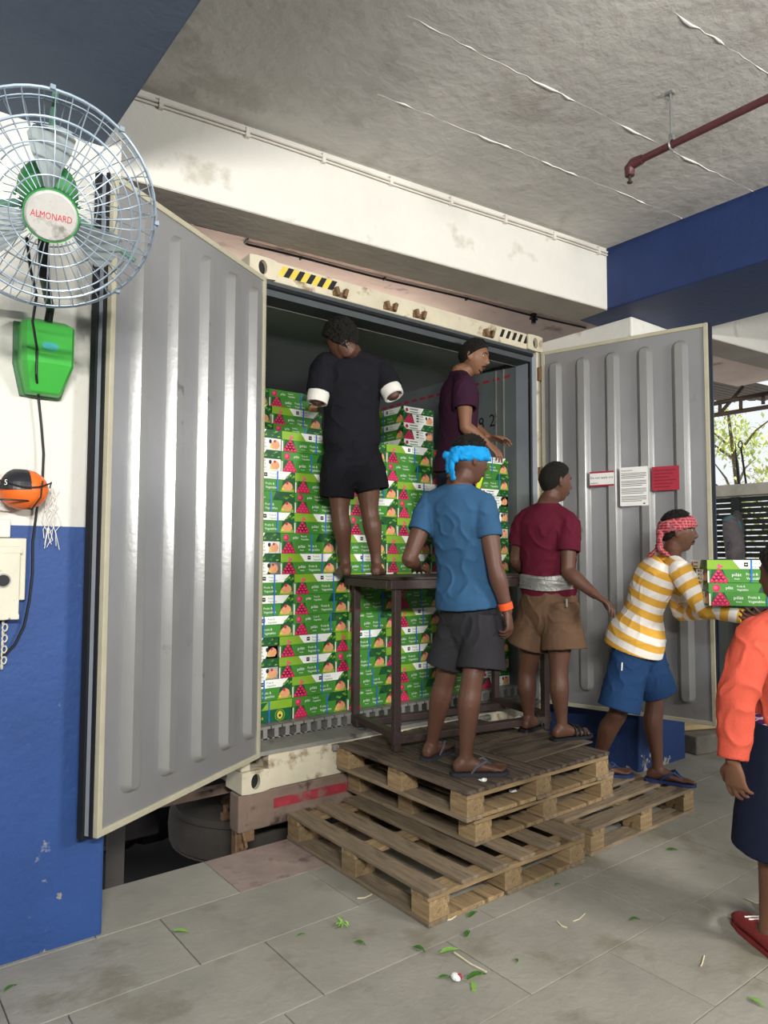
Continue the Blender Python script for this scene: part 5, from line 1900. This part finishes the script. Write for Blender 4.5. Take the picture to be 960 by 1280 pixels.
        for sd in 'LR':
            sh, el, wr = J['sh' + sd], J['el' + sd], J['wr' + sd]
            nk = J['neck']
            limb(mb, [nk - Vector((0, 0, 0.026)), (nk + sh) / 2 - Vector((0, 0, 0.014)), sh], [0.067 * k, 0.068 * k, 0.066 * k], k=3)
            ua = el - sh
            if longsleeve:
                fa = wr - el
                f = longsleeve
                garment_tube(mb, [sh - ua * 0.05, sh + ua * 0.3, sh + ua * 0.65, el, el + fa * 0.3, el + fa * 0.65, el + fa * f], [0.066 * k, sleeve_r, sleeve_r * 0.92, sleeve_r * 0.86, sleeve_r * 0.82, sleeve_r * 0.74, (sleeve_end or sleeve_r * 0.62)], [0.066 * k, sleeve_r, sleeve_r * 0.92, sleeve_r * 0.86, sleeve_r * 0.82, sleeve_r * 0.74, (sleeve_end or sleeve_r * 0.62)], s.Rt, k=4, n=20, wall=0.009, depth=0.03)
            else:
                garment_tube(mb, [sh - ua * 0.05, sh + ua * 0.2, sh + ua * sleeve * 0.7, sh + ua * sleeve], [0.064 * k, sleeve_r * 0.98, sleeve_r, sleeve_end or sleeve_r * 0.98], [0.066 * k, sleeve_r * 1.02, sleeve_r * 1.02, sleeve_end or sleeve_r], s.Rt, k=4, n=20, depth=0.04)
        me = remesh(mb, name, m, voxel, 4)
        if amp: folds(me, amp, fold, seed)
        return link(name, me, s.root)

    def shorts(s, m, hemL, hemR, rw=0.165, rd=0.115, rl=0.10, rhem=0.105, waist=None, amp=0.009, fold=(12, 12, 12), name='shorts', seed=3, voxel=0.0065, axis=(0, 0, 1)):
        J, k = s.J, s.k
        OPENINGS.clear()
        ax = (J['neck'] - J['hip']).normalized()
        w0 = Vector(waist) if waist is not None else J['hip'] + ax * 0.10
        mb = MB()
        limb(mb, [w0, J['hip'] + ax * 0.03, J['hip'] - ax * 0.05, (J['hipL'] + J['hipR']) / 2 - Vector((0, 0, 0.10))], [rw * 0.9, rw, rw * 0.98, rw * 0.75], [rd * 0.9, rd, rd * 1.02, rd * 0.9], ref=s.Rt, k=4, n=28)
        for sd, hm in (('L', hemL), ('R', hemR)):
            h = J['hip' + sd]
            hm = Vector(hm) if not isinstance(hm, tuple) else at(*hm)
            garment_tube(mb, [h + Vector((0, 0, 0.02)), h + (hm - h) * 0.35, h + (hm - h) * 0.7, hm], [rl * 0.96, rl, (rl + rhem) / 2, rhem], [rl * 0.98, rl * 1.04, (rl + rhem) / 2, rhem], s.Rt, k=4, n=24)
        me = remesh(mb, name, m, voxel, 4)
        if amp: folds(me, amp, fold, seed)
        return link(name, me, s.root)

    def band(s, name, m, a, b, r, n=18, seed=0):
        mb = MB()
        a, b = Vector(a), Vector(b)
        garment_tube(mb, [a, a + (b - a) * 0.5, b], [r[0], (r[0] + r[1]) / 2, r[1]], [r[0], (r[0] + r[1]) / 2, r[1]], s.Rt, k=3, n=n, wall=0.008, depth=0.015)
        return mb.build(name, m, s.root, smooth=True)


def cam_dir(r, f, z=0.0):
    v = CAMR * r + CAMF * f + Vector((0, 0, z))
    return v.normalized()


def cloth(name, col, var=0.08, bump=0.25, bs=180, rough=0.85):
    return mat(name, col, rough, var, 6, bump, bs, spec=0.15)


def headband(p, m, z0, slope, wdt, th=0.016, seed=0, name='headscarf', tails=(), knot=None):
    hd = p.head

    def f(d, q):
        zz = q.z - (z0 + slope * q.y)
        t = 1 - (abs(zz) / wdt) ** 2
        if t <= -0.6: return -0.02
        nzv = noise.noise(Vector((d[0] * 4, d[1] * 4, q.z * 110)) + Vector((seed, 0, 0)))
        return max(-0.02, th * min(1, max(-1.2, t * 2.2)) + (0.005 * nzv if t > 0 else 0))
    mb = MB()
    hd.shell(mb, f, 96, 80, face=False)
    if knot:
        for c, r in knot:
            mb.ball(hd.w(c), r, 14, 10, hd.M())
    for pts, ra, rb in tails:
        limb(mb, [hd.w(x) for x in pts], ra, rb, ref=hd.X, k=4, n=14)
    me = mb.mesh(name, m, True)
    folds(me, 0.009, (30, 30, 45), seed)
    me.polygons.foreach_set('use_smooth', [True] * len(me.polygons))
    return link(name, me, p.root)


S_DARK = skin('dark', '#5a3d30')
S_MID = skin('mid', '#6b4936')
S_WARM = skin('warm', '#7d5842')
ZT = 0.4235   # deck of the pallet stack
TABLE_Z = 1.376

# --- man in blue at the stack, seen from behind
F3 = cam_dir(0.5, 0.86)
p3 = Person('man in blue T-shirt with bright blue head wrap, standing on the top pallet', at(570, 950, 3.63), S_DARK,
            dict(hip=(589, 766, 3.63), neck=(572, 609, 3.62), shL=(538, 630, 3.70), shR=(606, 632, 3.55), elL=(512, 698, 3.60), wrL=(521, 708, 3.83), elR=(619, 708, 3.47), wrR=(635, 764, 3.46),
                 hipL=(574, 774, 3.69), hipR=(606, 773, 3.58), knL=(560, 842, 3.70), anL=(541, 931, 3.78), knR=(592, 845, 3.50), anR=(584, 949, 3.50)), F3,
            Head(at(587, 575, 3.62), cam_dir(0.93, 0.36, -0.08)))
p3.body(hands={'L': (cam_dir(0.15, 0.9, -0.15), V(0, 0, -1), CAMR, 0.15, 0.95), 'R': (cam_dir(0.16, -0.1, -1), cam_dir(-0.7, 0.4), cam_dir(0.3, 0.9), 0.75, 0.95)}, feet={'L': (cam_dir(0.55, 0.85), ZT + 0.016), 'R': (cam_dir(0.95, 0.1), ZT + 0.016)})
p3.finish(hair=hairfn(0.075, 0.03, -0.02, 0.017, 2, 0.012, (0.030, 0.10, 0.036)))
p3.shirt(cloth('blue_jersey', '#315474'), hem=at(588, 757, 3.63), hem_w=(0.180, 0.155), sleeve=0.52, sleeve_r=0.066, ease=0.014, seed=4, amp=0.011, fold=(11, 11, 11), axis=CAMR * 0.55 + V(0, 0, 1))
p3.shorts(cloth('charcoal_shorts', '#2f2e31'), (562, 832, 3.70), (603, 836, 3.52), rw=0.158, rd=0.114, rl=0.104, rhem=0.122, waist=at(589, 750, 3.63))
M_SCARF = cloth('bright_blue_scarf', '#1c8fcf', 0.1, 0.4, 90)
headband(p3, M_SCARF, 0.030, 0.10, 0.036, 0.017, 3, 'head_wrap', knot=[((-0.02, -0.125, 0.015), (0.03, 0.022, 0.022)), ((0.045, -0.112, -0.01), (0.028, 0.02, 0.024))],
         tails=[([(0.02, -0.118, 0.0), (0.035, -0.125, -0.04), (0.05, -0.12, -0.085), (0.052, -0.115, -0.115)], [0.02, 0.026, 0.026, 0.018], [0.012, 0.012, 0.011, 0.008]),
                ([(0.0, -0.12, 0.0), (0.015, -0.128, -0.04), (0.02, -0.125, -0.075)], [0.018, 0.024, 0.018], [0.011, 0.010, 0.008])])
v = (p3.J['wrR'] - p3.J['elR']).normalized()
p3.band('wristband', cloth('orange_thread', '#e0562c'), p3.J['wrR'] - v * 0.045, p3.J['wrR'] - v * 0.012, (0.036, 0.034))
M_GREYRUB = mat('grey_rubber', '#4c4c52', 0.7, 0.1, 20)
TOE[0] = -1; sandal(p3.root, p3.J['anL'], cam_dir(0.55, 0.85), ZT - 0.001, M_SOLE, M_GREYRUB)
TOE[0] = 1; sandal(p3.root, p3.J['anR'], cam_dir(0.95, 0.1), ZT - 0.001, M_SOLE, M_GREYRUB)

# --- man in maroon
F4 = cam_dir(0.42, 0.9)
ZP = 0.4305
p4 = Person('man in maroon T-shirt and brown shorts with silver tape round the waist', at(685, 915, 4.25), S_DARK,
            dict(hip=(687, 752, 4.25), neck=(684, 631, 4.25), shL=(656, 649, 4.33), shR=(711, 652, 4.17), elL=(645, 700, 4.36), wrL=(662, 722, 4.52), elR=(710, 713, 4.10), wrR=(745, 742, 3.98),
                 hipL=(674, 757, 4.30), hipR=(701, 757, 4.20), knL=(660, 840, 4.36), anL=(663, 898, 4.36), knR=(700, 838, 4.16), anR=(704, 906, 4.14)), F4,
            Head(at(695, 601, 4.24), cam_dir(0.93, 0.30, -0.08)))
p4.body(hands={'R': (cam_dir(0.75, -0.35, -0.55), cam_dir(-0.5, 0.2, -0.8), cam_dir(0.5, 0.8, 0.4), 0.45), 'L': (cam_dir(0.3, 0.9), V(0, 0, -1), CAMR, 0.4)}, feet={'L': (cam_dir(0.65, 0.7), ZP + 0.018), 'R': (cam_dir(0.85, 0.4), ZP + 0.018)})
p4.finish(hair=hairfn(0.078, 0.01, -0.07, 0.009, 5, 0.003), moustache=True)
p4.shirt(cloth('maroon_jersey', '#551627'), hem=at(687, 746, 4.25), hem_w=(0.150, 0.118), sleeve=0.60, sleeve_r=0.072, ease=0.018, seed=6, amp=0.009, fold=(11, 11, 11), axis=CAMR * -0.4 + V(0, 0, 1))
p4.shorts(cloth('brown_cotton_shorts', '#5f4938'), (662, 806, 4.33), (706, 810, 4.16), rw=0.165, rd=0.125, rl=0.112, rhem=0.135, waist=at(687, 738, 4.25), seed=8)
ax4 = (p4.J['neck'] - p4.J['hip']).normalized()
mb = MB()
c4 = at(685, 726, 4.25)
rs = []
for z, a, b in ((-0.045, 0.150, 0.112), (-0.043, 0.172, 0.134), (-0.02, 0.168, 0.130), (-0.012, 0.173, 0.135), (0.012, 0.167, 0.130), (0.018, 0.172, 0.134), (0.04, 0.165, 0.128), (0.042, 0.146, 0.108)):
    rs.append([c4 + ax4 * (z + 0.006 * math.sin(3 * t + z * 80)) + p4.Rt * a * math.cos(t) + p4.F * b * math.sin(t) for t in np.linspace(0, 2 * PI, 36, endpoint=False)])
mb.rings(rs)
mb.build('waist_tape', mat('silver_tape', '#8c8c87', 0.35, 0.15, 20, 0.4, 60, metal=0.4), p4.root, smooth=50)
mb = MB(); mb.box(at(709, 752, 4.05), (0.012, 0.006, 0.045)); mb.build('pocket_zip', M_ALU, p4.root)
M_BLACKRUB = mat('black_sandal', '#17161a', 0.6, 0.1, 20)
sandal(p4.root, p4.J['anL'], cam_dir(0.65, 0.7), ZP + 0.0005, M_BLACKRUB, M_BLACKRUB, True)
sandal(p4.root, p4.J['anR'], cam_dir(0.85, 0.4), ZP + 0.0005, M_BLACKRUB, M_BLACKRUB, True)

# --- man in black on the table
F1 = cam_dir(-0.22, 0.97)
p1 = Person('barefoot man in black T-shirt and black shorts, standing on the table with his back turned', at(452, 718, 4.25), S_DARK,
            dict(hip=(440, 568, 4.25), neck=(438, 444, 4.20), shL=(404, 456, 4.17), shR=(473, 459, 4.26), elL=(396, 500, 4.13), wrL=(411, 496, 4.36), elR=(490, 492, 4.20), wrR=(487, 488, 4.44),
                 hipL=(424, 574, 4.22), hipR=(457, 574, 4.28), knL=(425, 642, 4.20), anL=(432, 701, 4.24), knR=(462, 640, 4.27), anR=(471, 700, 4.27)), F1,
            Head(at(424, 425, 4.14), cam_dir(-0.62, 0.62, -0.42)))
p1.body(hands={'L': (cam_dir(0.1, 0.95, 0.05), V(0, 0, -1), CAMR, 0.3), 'R': (cam_dir(-0.1, 0.95, 0.05), V(0, 0, -1), -CAMR, 0.3)}, feet={'L': (cam_dir(-0.25, 0.95), TABLE_Z), 'R': (cam_dir(0.1, 0.95), TABLE_Z)})
p1.finish(hair=hairfn(0.062, -0.02, -0.10, 0.020, 7, 0.012))
M_BLK = cloth('black_jersey', '#17181d')
p1.shirt(M_BLK, hem=at(439, 556, 4.25), hem_w=(0.170, 0.125), sleeve=0.80, sleeve_r=0.078, ease=0.022, seed=9, amp=0.010)
p1.shorts(cloth('black_shorts', '#14151a'), (421, 623, 4.21), (466, 614, 4.27), rw=0.168, rd=0.125, rl=0.105, rhem=0.102, waist=at(439, 548, 4.25), seed=10)
for sd in 'LR':
    u = p1.J['el' + sd] - p1.J['sh' + sd]
    fa = (p1.J['wr' + sd] - p1.J['el' + sd])
    mb = MB()
    garment_tube(mb, [p1.J['sh' + sd] + u * 0.70, p1.J['sh' + sd] + u * 0.86, p1.J['el' + sd] + u * 0.10], [0.060, 0.064, 0.060], [0.060, 0.066, 0.062], p1.Rt, k=5, n=24, wall=0.010, depth=0.05)
    me = mb.mesh('sleeve_band', cloth('white_cotton', '#d9d6ce'), True)
    folds(me, 0.006, (30, 30, 30), 3)
    link('sleeve_band', me, p1.root)

# --- man in purple on the table
F2 = cam_dir(0.97, 0.2)
p2 = Person('man in dark purple shirt standing on the far end of the table, looking down', at(578, 714, 4.75), S_WARM,
            dict(hip=(570, 594, 4.75), neck=(573, 468, 4.76), shR=(579, 480, 4.59), shL=(571, 480, 4.92), elR=(581, 533, 4.52), wrR=(608, 553, 4.56), elL=(592, 535, 4.92), wrL=(610, 546, 4.80),
                 hipR=(571, 600, 4.66), hipL=(573, 600, 4.84), knR=(580, 655, 4.63), anR=(577, 702, 4.67), knL=(590, 655, 4.85), anL=(592, 701, 4.82)), F2,
            Head(at(592, 446, 4.74), cam_dir(0.88, -0.38, -0.20)))
p2.body(hands={'R': (cam_dir(0.7, -0.05, -0.6), cam_dir(-0.3, 0.5, -0.7), cam_dir(0.3, 0.8, 0.2), 0.4), 'L': (cam_dir(0.9, -0.1, -0.15), cam_dir(0, -0.3, -0.9), cam_dir(0, -0.8, 0), 0.3)}, feet={'L': (cam_dir(0.9, 0.2), TABLE_Z), 'R': (cam_dir(0.95, -0.1), TABLE_Z)})
p2.finish(hair=hairfn(0.070, 0.0, -0.06, 0.013, 9, 0.006), moustache=True, beard=True)
p2.shirt(cloth('dark_purple_jersey', '#351a2d'), hem=at(569, 591, 4.75), hem_w=(0.17, 0.15), sleeve=0.58, sleeve_r=0.08, ease=0.028, seed=12, amp=0.007)
p2.shorts(cloth('navy_trousers', '#1f2739'), (592, 655, 4.84), (580, 655, 4.66), rw=0.16, rd=0.12, rl=0.098, rhem=0.09, waist=at(570, 580, 4.75), name='trousers', seed=13)
mb = MB(); mb.box(at(599, 602, 4.585), (0.035, 0.012, 0.09), Matrix.Rotation(R(20), 3, 'Y')); mb.build('neon_stripe', cloth('neon_yellow', '#c6e03a'), p2.root, bevel=0.004)

# --- man in the striped jersey
F5 = cam_dir(0.97, -0.12)
p5 = Person('man in yellow and white striped jersey with red checked head cloth, handing over cartons', at(815, 968, 4.28), S_DARK,
            dict(hip=(796, 797, 4.28), neck=(838, 697, 4.20), shR=(852, 712, 4.03), shL=(838, 704, 4.36), elR=(882, 757, 3.93), wrR=(934, 768, 3.80), elL=(852, 762, 4.28), wrL=(884, 762, 4.06),
                 hipR=(794, 801, 4.215), hipL=(802, 801, 4.345), knR=(774, 890, 4.24), anR=(749, 947, 4.42), knL=(820, 876, 4.33), anL=(824, 954, 4.30)), F5,
            Head(at(848, 662, 4.15), cam_dir(0.95, -0.30, -0.02)))
p5.body(bend=(CAMR * -0.03 + V(0, 0, 0.03)), hands={'R': (cam_dir(0.93, 0.15, 0.08), V(0, 0, 1), cam_dir(0.2, 0.9), 0.25), 'L': (cam_dir(0.8, -0.5, -0.02), V(0, 0, 1), cam_dir(0, -0.9), 0.25)}, feet={'R': (cam_dir(0.9, -0.1), 0.156), 'L': (cam_dir(0.85, -0.45), 0.156)})
p5.finish(hair=hairfn(0.070, 0.005, -0.06, 0.014, 11, 0.005, (0.040, 0.22, 0.038)), moustache=True)


def striped():
    m = bpy.data.materials.new('striped_jersey')
    m.use_nodes = True
    nt = m.node_tree
    b = nt.nodes['Principled BSDF']
    b.inputs['Roughness'].default_value = 0.85
    at_ = nt.nodes.new('ShaderNodeAttribute')
    at_.attribute_name = 'along'
    mm = nt.nodes.new('ShaderNodeMath'); mm.operation = 'FRACT'
    gt = nt.nodes.new('ShaderNodeMath'); gt.operation = 'GREATER_THAN'; gt.inputs[1].default_value = 0.5
    mx = nt.nodes.new('ShaderNodeMix'); mx.data_type = 'RGBA'
    mx.inputs[6].default_value = (*hx('#e6e0d8'), 1)
    mx.inputs[7].default_value = (*hx('#d9a43a'), 1)
    nt.links.new(at_.outputs['Fac'], mm.inputs[0]); nt.links.new(mm.outputs[0], gt.inputs[0])
    nt.links.new(gt.outputs[0], mx.inputs[0]); nt.links.new(mx.outputs[2], b.inputs['Base Color'])
    return m


M_STRIPE = striped()
so = p5.shirt(M_STRIPE, bend=(CAMR * -0.03 + V(0, 0, 0.03)), hem=at(792, 809, 4.28), hem_w=(0.200, 0.172), sleeve_r=0.064, sleeve_end=0.040, longsleeve=0.93, ease=0.020, seed=15, amp=0.007, fold=(11, 11, 11), axis=CAMR * 0.8 + V(0, 0, 1), voxel=0.0055)


def stripes(o, P, pitch):
    me = o.data
    n = len(me.vertices)
    co = np.empty(n * 3); me.vertices.foreach_get('co', co); co = co.reshape(-1, 3)
    segs = []
    h, nk = np.array(P.J['hip']), np.array(P.J['neck'])
    segs.append((h - (nk - h) * 0.4, nk, 0.17, 0.0))
    for sd in 'LR':
        s_, e_, w_ = (np.array(P.J[q + sd]) for q in ('sh', 'el', 'wr'))
        L1 = np.linalg.norm(e_ - s_)
        segs.append((s_ + (e_ - s_) * 0.12, e_, 0.058, 0.3 + L1 * 0.12))
        segs.append((e_, w_, 0.05, 0.3 + L1))
    best = np.full(n, 1e9); al = np.zeros(n)
    for a, b, r, off in segs:
        ab = b - a
        L = np.linalg.norm(ab)
        t = np.clip(((co - a) @ ab) / (L * L), -0.2, 1.2)
        d = np.linalg.norm(co - (a + t[:, None] * ab), axis=1) / r
        k = d < best
        best[k] = d[k]
        al[k] = (t * L + off)[k]
    at_ = me.attributes.new('along', 'FLOAT', 'POINT')
    at_.data.foreach_set('value', (al / pitch).astype(np.float32))


stripes(so, p5, 0.083)
p5.shorts(cloth('royal_blue_shorts', '#213d63'), (823, 864, 4.36), (775, 884, 4.18), rw=0.155, rd=0.118, rl=0.112, rhem=0.122, waist=at(798, 782, 4.28), seed=16)
mb = MB(); mb.tube([at(779, 826, 4.045), at(778.5, 836, 4.04)], 0.0035, 6); mb.build('pocket_zip', C_WHITE, p5.root)


def gamcha():
    m = cloth('red_check_cloth', '#96323d', 0.1, 0.3, 90)
    nt = m.node_tree
    b = nt.nodes['Principled BSDF']
    src = b.inputs['Base Color'].links[0].from_socket
    tc = nt.nodes.new('ShaderNodeTexCoord')
    sp = nt.nodes.new('ShaderNodeSeparateXYZ')
    nt.links.new(tc.outputs['Object'], sp.inputs[0])
    prev = src
    for i, sc in ((0, 62.0), (2, 62.0)):
        m1 = nt.nodes.new('ShaderNodeMath'); m1.operation = 'MULTIPLY'; m1.inputs[1].default_value = sc
        nt.links.new(sp.outputs[i], m1.inputs[0])
        m2 = nt.nodes.new('ShaderNodeMath'); m2.operation = 'FRACT'
        nt.links.new(m1.outputs[0], m2.inputs[0])
        m3 = nt.nodes.new('ShaderNodeMath'); m3.operation = 'LESS_THAN'; m3.inputs[1].default_value = 0.28
        nt.links.new(m2.outputs[0], m3.inputs[0])
        m4 = nt.nodes.new('ShaderNodeMath'); m4.operation = 'MULTIPLY'; m4.inputs[1].default_value = 0.35
        nt.links.new(m3.outputs[0], m4.inputs[0])
        mx = nt.nodes.new('ShaderNodeMix'); mx.data_type = 'RGBA'
        nt.links.new(m4.outputs[0], mx.inputs[0])
        nt.links.new(prev, mx.inputs[6])
        mx.inputs[7].default_value = (*hx('#d8a0a0'), 1)
        prev = mx.outputs[2]
    nt.links.new(prev, b.inputs['Base Color'])
    return m


headband(p5, gamcha(), 0.040, 0.22, 0.036, 0.017, 6, 'head_cloth', knot=[((0.03, -0.10, -0.01), (0.03, 0.026, 0.03))],
         tails=[([(0.035, -0.098, -0.01), (0.05, -0.105, -0.06), (0.055, -0.10, -0.11), (0.05, -0.06, -0.14)], [0.024, 0.036, 0.040, 0.026], [0.016, 0.018, 0.020, 0.014]),
                ([(0.03, -0.10, -0.06), (0.035, -0.125, -0.11), (0.03, -0.165, -0.15)], [0.016, 0.018, 0.008], [0.010, 0.010, 0.006])])
M_BLUERUB = mat('blue_flipflop', '#23345f', 0.6, 0.1, 20)
sandal(p5.root, p5.J['anR'], cam_dir(0.9, -0.1), 0.1405, M_BLUERUB, M_BLUERUB)
TOE[0] = -1; sandal(p5.root, p5.J['anL'], cam_dir(0.85, -0.45), 0.1405, M_BLUERUB, M_BLUERUB)
v = (p5.J['wrR'] - p5.J['elR']).normalized()
p5.band('wrist_thread', M_BLACKRUB, p5.J['wrR'] - v * 0.012, p5.J['wrR'] + v * 0.004, (0.031, 0.030))

# --- man in orange at the edge
F6 = cam_dir(-0.45, 0.89)
p6 = Person('person in coral orange long-sleeved shirt and dark wrap, seen from behind', at(985, 1160, 2.78), S_MID,
            dict(hip=(1000, 920, 2.78), neck=(986, 762, 2.75), shL=(946, 793, 2.66), shR=(1034, 790, 2.83), elL=(923, 872, 2.60), wrL=(918, 948, 2.56), elR=(1012, 838, 2.98), wrR=(968, 778, 3.22),
                 hipL=(983, 930, 2.70), hipR=(1018, 930, 2.85), knL=(968, 1045, 2.70), anL=(964, 1154, 2.72), knR=(1012, 1040, 2.86), anR=(1018, 1132, 2.86)), F6,
            Head(at(981, 716, 2.75), cam_dir(-0.42, 0.9, 0.0)))
p6.body(hands={'L': (cam_dir(0.12, 0.02, -1), cam_dir(0.8, 0.5), cam_dir(-0.4, 0.85), 0.4), 'R': (cam_dir(-0.35, 0.85, 0.2), cam_dir(-0.6, 0.0, 0.7), cam_dir(-0.8, -0.3, -0.1), 0.35)}, feet={'L': (cam_dir(-0.06, 1.0), 0.012), 'R': (cam_dir(-0.3, 0.95), 0.012)})
p6.finish(hair=hairfn(0.070, -0.01, -0.085, 0.018, 14, 0.007))
M_CORAL = cloth('coral_cotton', '#c2523f')
p6.shirt(M_CORAL, hem=at(999, 935, 2.78), hem_w=(0.185, 0.15), sleeve_r=0.074, sleeve_end=0.052, longsleeve=0.97, ease=0.028, seed=18, amp=0.011, fold=(11, 11, 11), voxel=0.0055, axis=CAMR * 0.6 + V(0, 0, 1))
M_NAVYC = cloth('dark_navy_cloth', '#1a2032')
mb = MB()
cw, chm = at(998, 900, 2.76), at(990, 1062, 2.74)
garment_tube(mb, [cw, cw + (chm - cw) * 0.3, cw + (chm - cw) * 0.65, chm], [0.175, 0.195, 0.21, 0.215], [0.165, 0.185, 0.195, 0.20], p6.Rt, k=6, n=40, depth=0.12)
me = remesh(mb, 'wrap', M_NAVYC, 0.0075, 3)
folds(me, 0.012, (10, 10, 10), 20, (0, 0, 1))
link('wrap', me, p6.root)


def plaid():
    m = cloth('purple_plaid', '#5a2a5c', 0.1, 0.3, 90)
    nt = m.node_tree
    b = nt.nodes['Principled BSDF']
    tc = nt.nodes.new('ShaderNodeTexCoord')
    mp = nt.nodes.new('ShaderNodeMapping'); mp.inputs['Rotation'].default_value = (0.5, 0.6, 0.3)
    nt.links.new(tc.outputs['Object'], mp.inputs[0])
    prev = b.inputs['Base Color'].links[0].from_socket
    for ax_ in ('X', 'Z'):
        wv = nt.nodes.new('ShaderNodeTexWave'); wv.bands_direction = ax_; wv.inputs['Scale'].default_value = 16
        nt.links.new(mp.outputs[0], wv.inputs[0])
        th = nt.nodes.new('ShaderNodeMath'); th.operation = 'GREATER_THAN'; th.inputs[1].default_value = 0.88
        nt.links.new(wv.outputs['Fac'], th.inputs[0])
        mx = nt.nodes.new('ShaderNodeMix'); mx.data_type = 'RGBA'
        nt.links.new(th.outputs[0], mx.inputs[0]); nt.links.new(prev, mx.inputs[6])
        mx.inputs[7].default_value = (*hx('#d3b6cf'), 1)
        prev = mx.outputs[2]
    nt.links.new(prev, b.inputs['Base Color'])
    return m


mb = MB()
c6 = at(1000, 897, 2.78)
ax6 = (p6.J['neck'] - p6.J['hip']).normalized()
rs = []
for z, a, b in ((-0.035, 0.170, 0.140), (-0.032, 0.188, 0.158), (0.0, 0.192, 0.162), (0.03, 0.186, 0.156), (0.034, 0.165, 0.138)):
    rs.append([c6 + ax6 * (z + 0.006 * math.sin(2 * t + z * 60)) + p6.Rt * a * math.cos(t) + p6.F * b * math.sin(t) for t in np.linspace(0, 2 * PI, 40, endpoint=False)])
mb.rings(rs)
me = mb.mesh('waist_cloth', plaid(), True)
folds(me, 0.008, (18, 18, 30), 5)
link('waist_cloth', me, p6.root)
M_REDSHOE = mat('red_canvas', '#7f2a28', 0.8, 0.15, 20, 0.3, 90)
for sd, H in (('L', cam_dir(-0.06, 1.0)), ('R', cam_dir(-0.3, 0.95))):
    A = p6.J['an' + sd]
    S_ = Vector((-H.y, H.x, 0))
    mb = MB()
    rs = []
    for s_, wd, h in ((-0.075, 0.018, 0.03), (-0.07, 0.034, 0.062), (-0.03, 0.041, 0.068), (0.02, 0.041, 0.062), (0.07, 0.046, 0.066), (0.12, 0.050, 0.056), (0.17, 0.046, 0.046), (0.205, 0.034, 0.036), (0.22, 0.014, 0.022)):
        c0 = Vector((A.x, A.y, 0.011)) + H * s_
        rs.append([c0 + S_ * (wd * math.cos(2 * PI * q / 18)) + Vector((0, 0, h / 2 + h / 2 * max(-0.98, 1.25 * math.sin(2 * PI * q / 18)) if math.sin(2 * PI * q / 18) < 0 else h / 2 + h / 2 * math.sin(2 * PI * q / 18))) for q in range(18)])
    mb.rings(rs)
    so = mb.build('shoe', M_REDSHOE, p6.root, smooth=60)
    prof = [(-0.08, 0.02), (-0.07, 0.036), (0.0, 0.043), (0.12, 0.053), (0.19, 0.043), (0.225, 0.018)]
    mb = MB(); mb.prism([(a, b) for a, b in prof] + [(a, -b) for a, b in prof[::-1]], Vector((A.x, A.y, 0.001)), H, S_, Vector((0, 0, 0.012)))
    put(mb.build('sole', M_REDSHOE, bevel=0.003), so)
    mb = MB()
    mb.tube([Vector((A.x, A.y, 0.075)) + H * 0.08 + S_ * t for t in (-0.03, 0, 0.03)], 0.003, 6)
    mb.tube([Vector((A.x, A.y, 0.070)) + H * 0.11 + S_ * t for t in (-0.03, 0, 0.03)], 0.003, 6)
    put(mb.build('lace', C_WHITE), so)
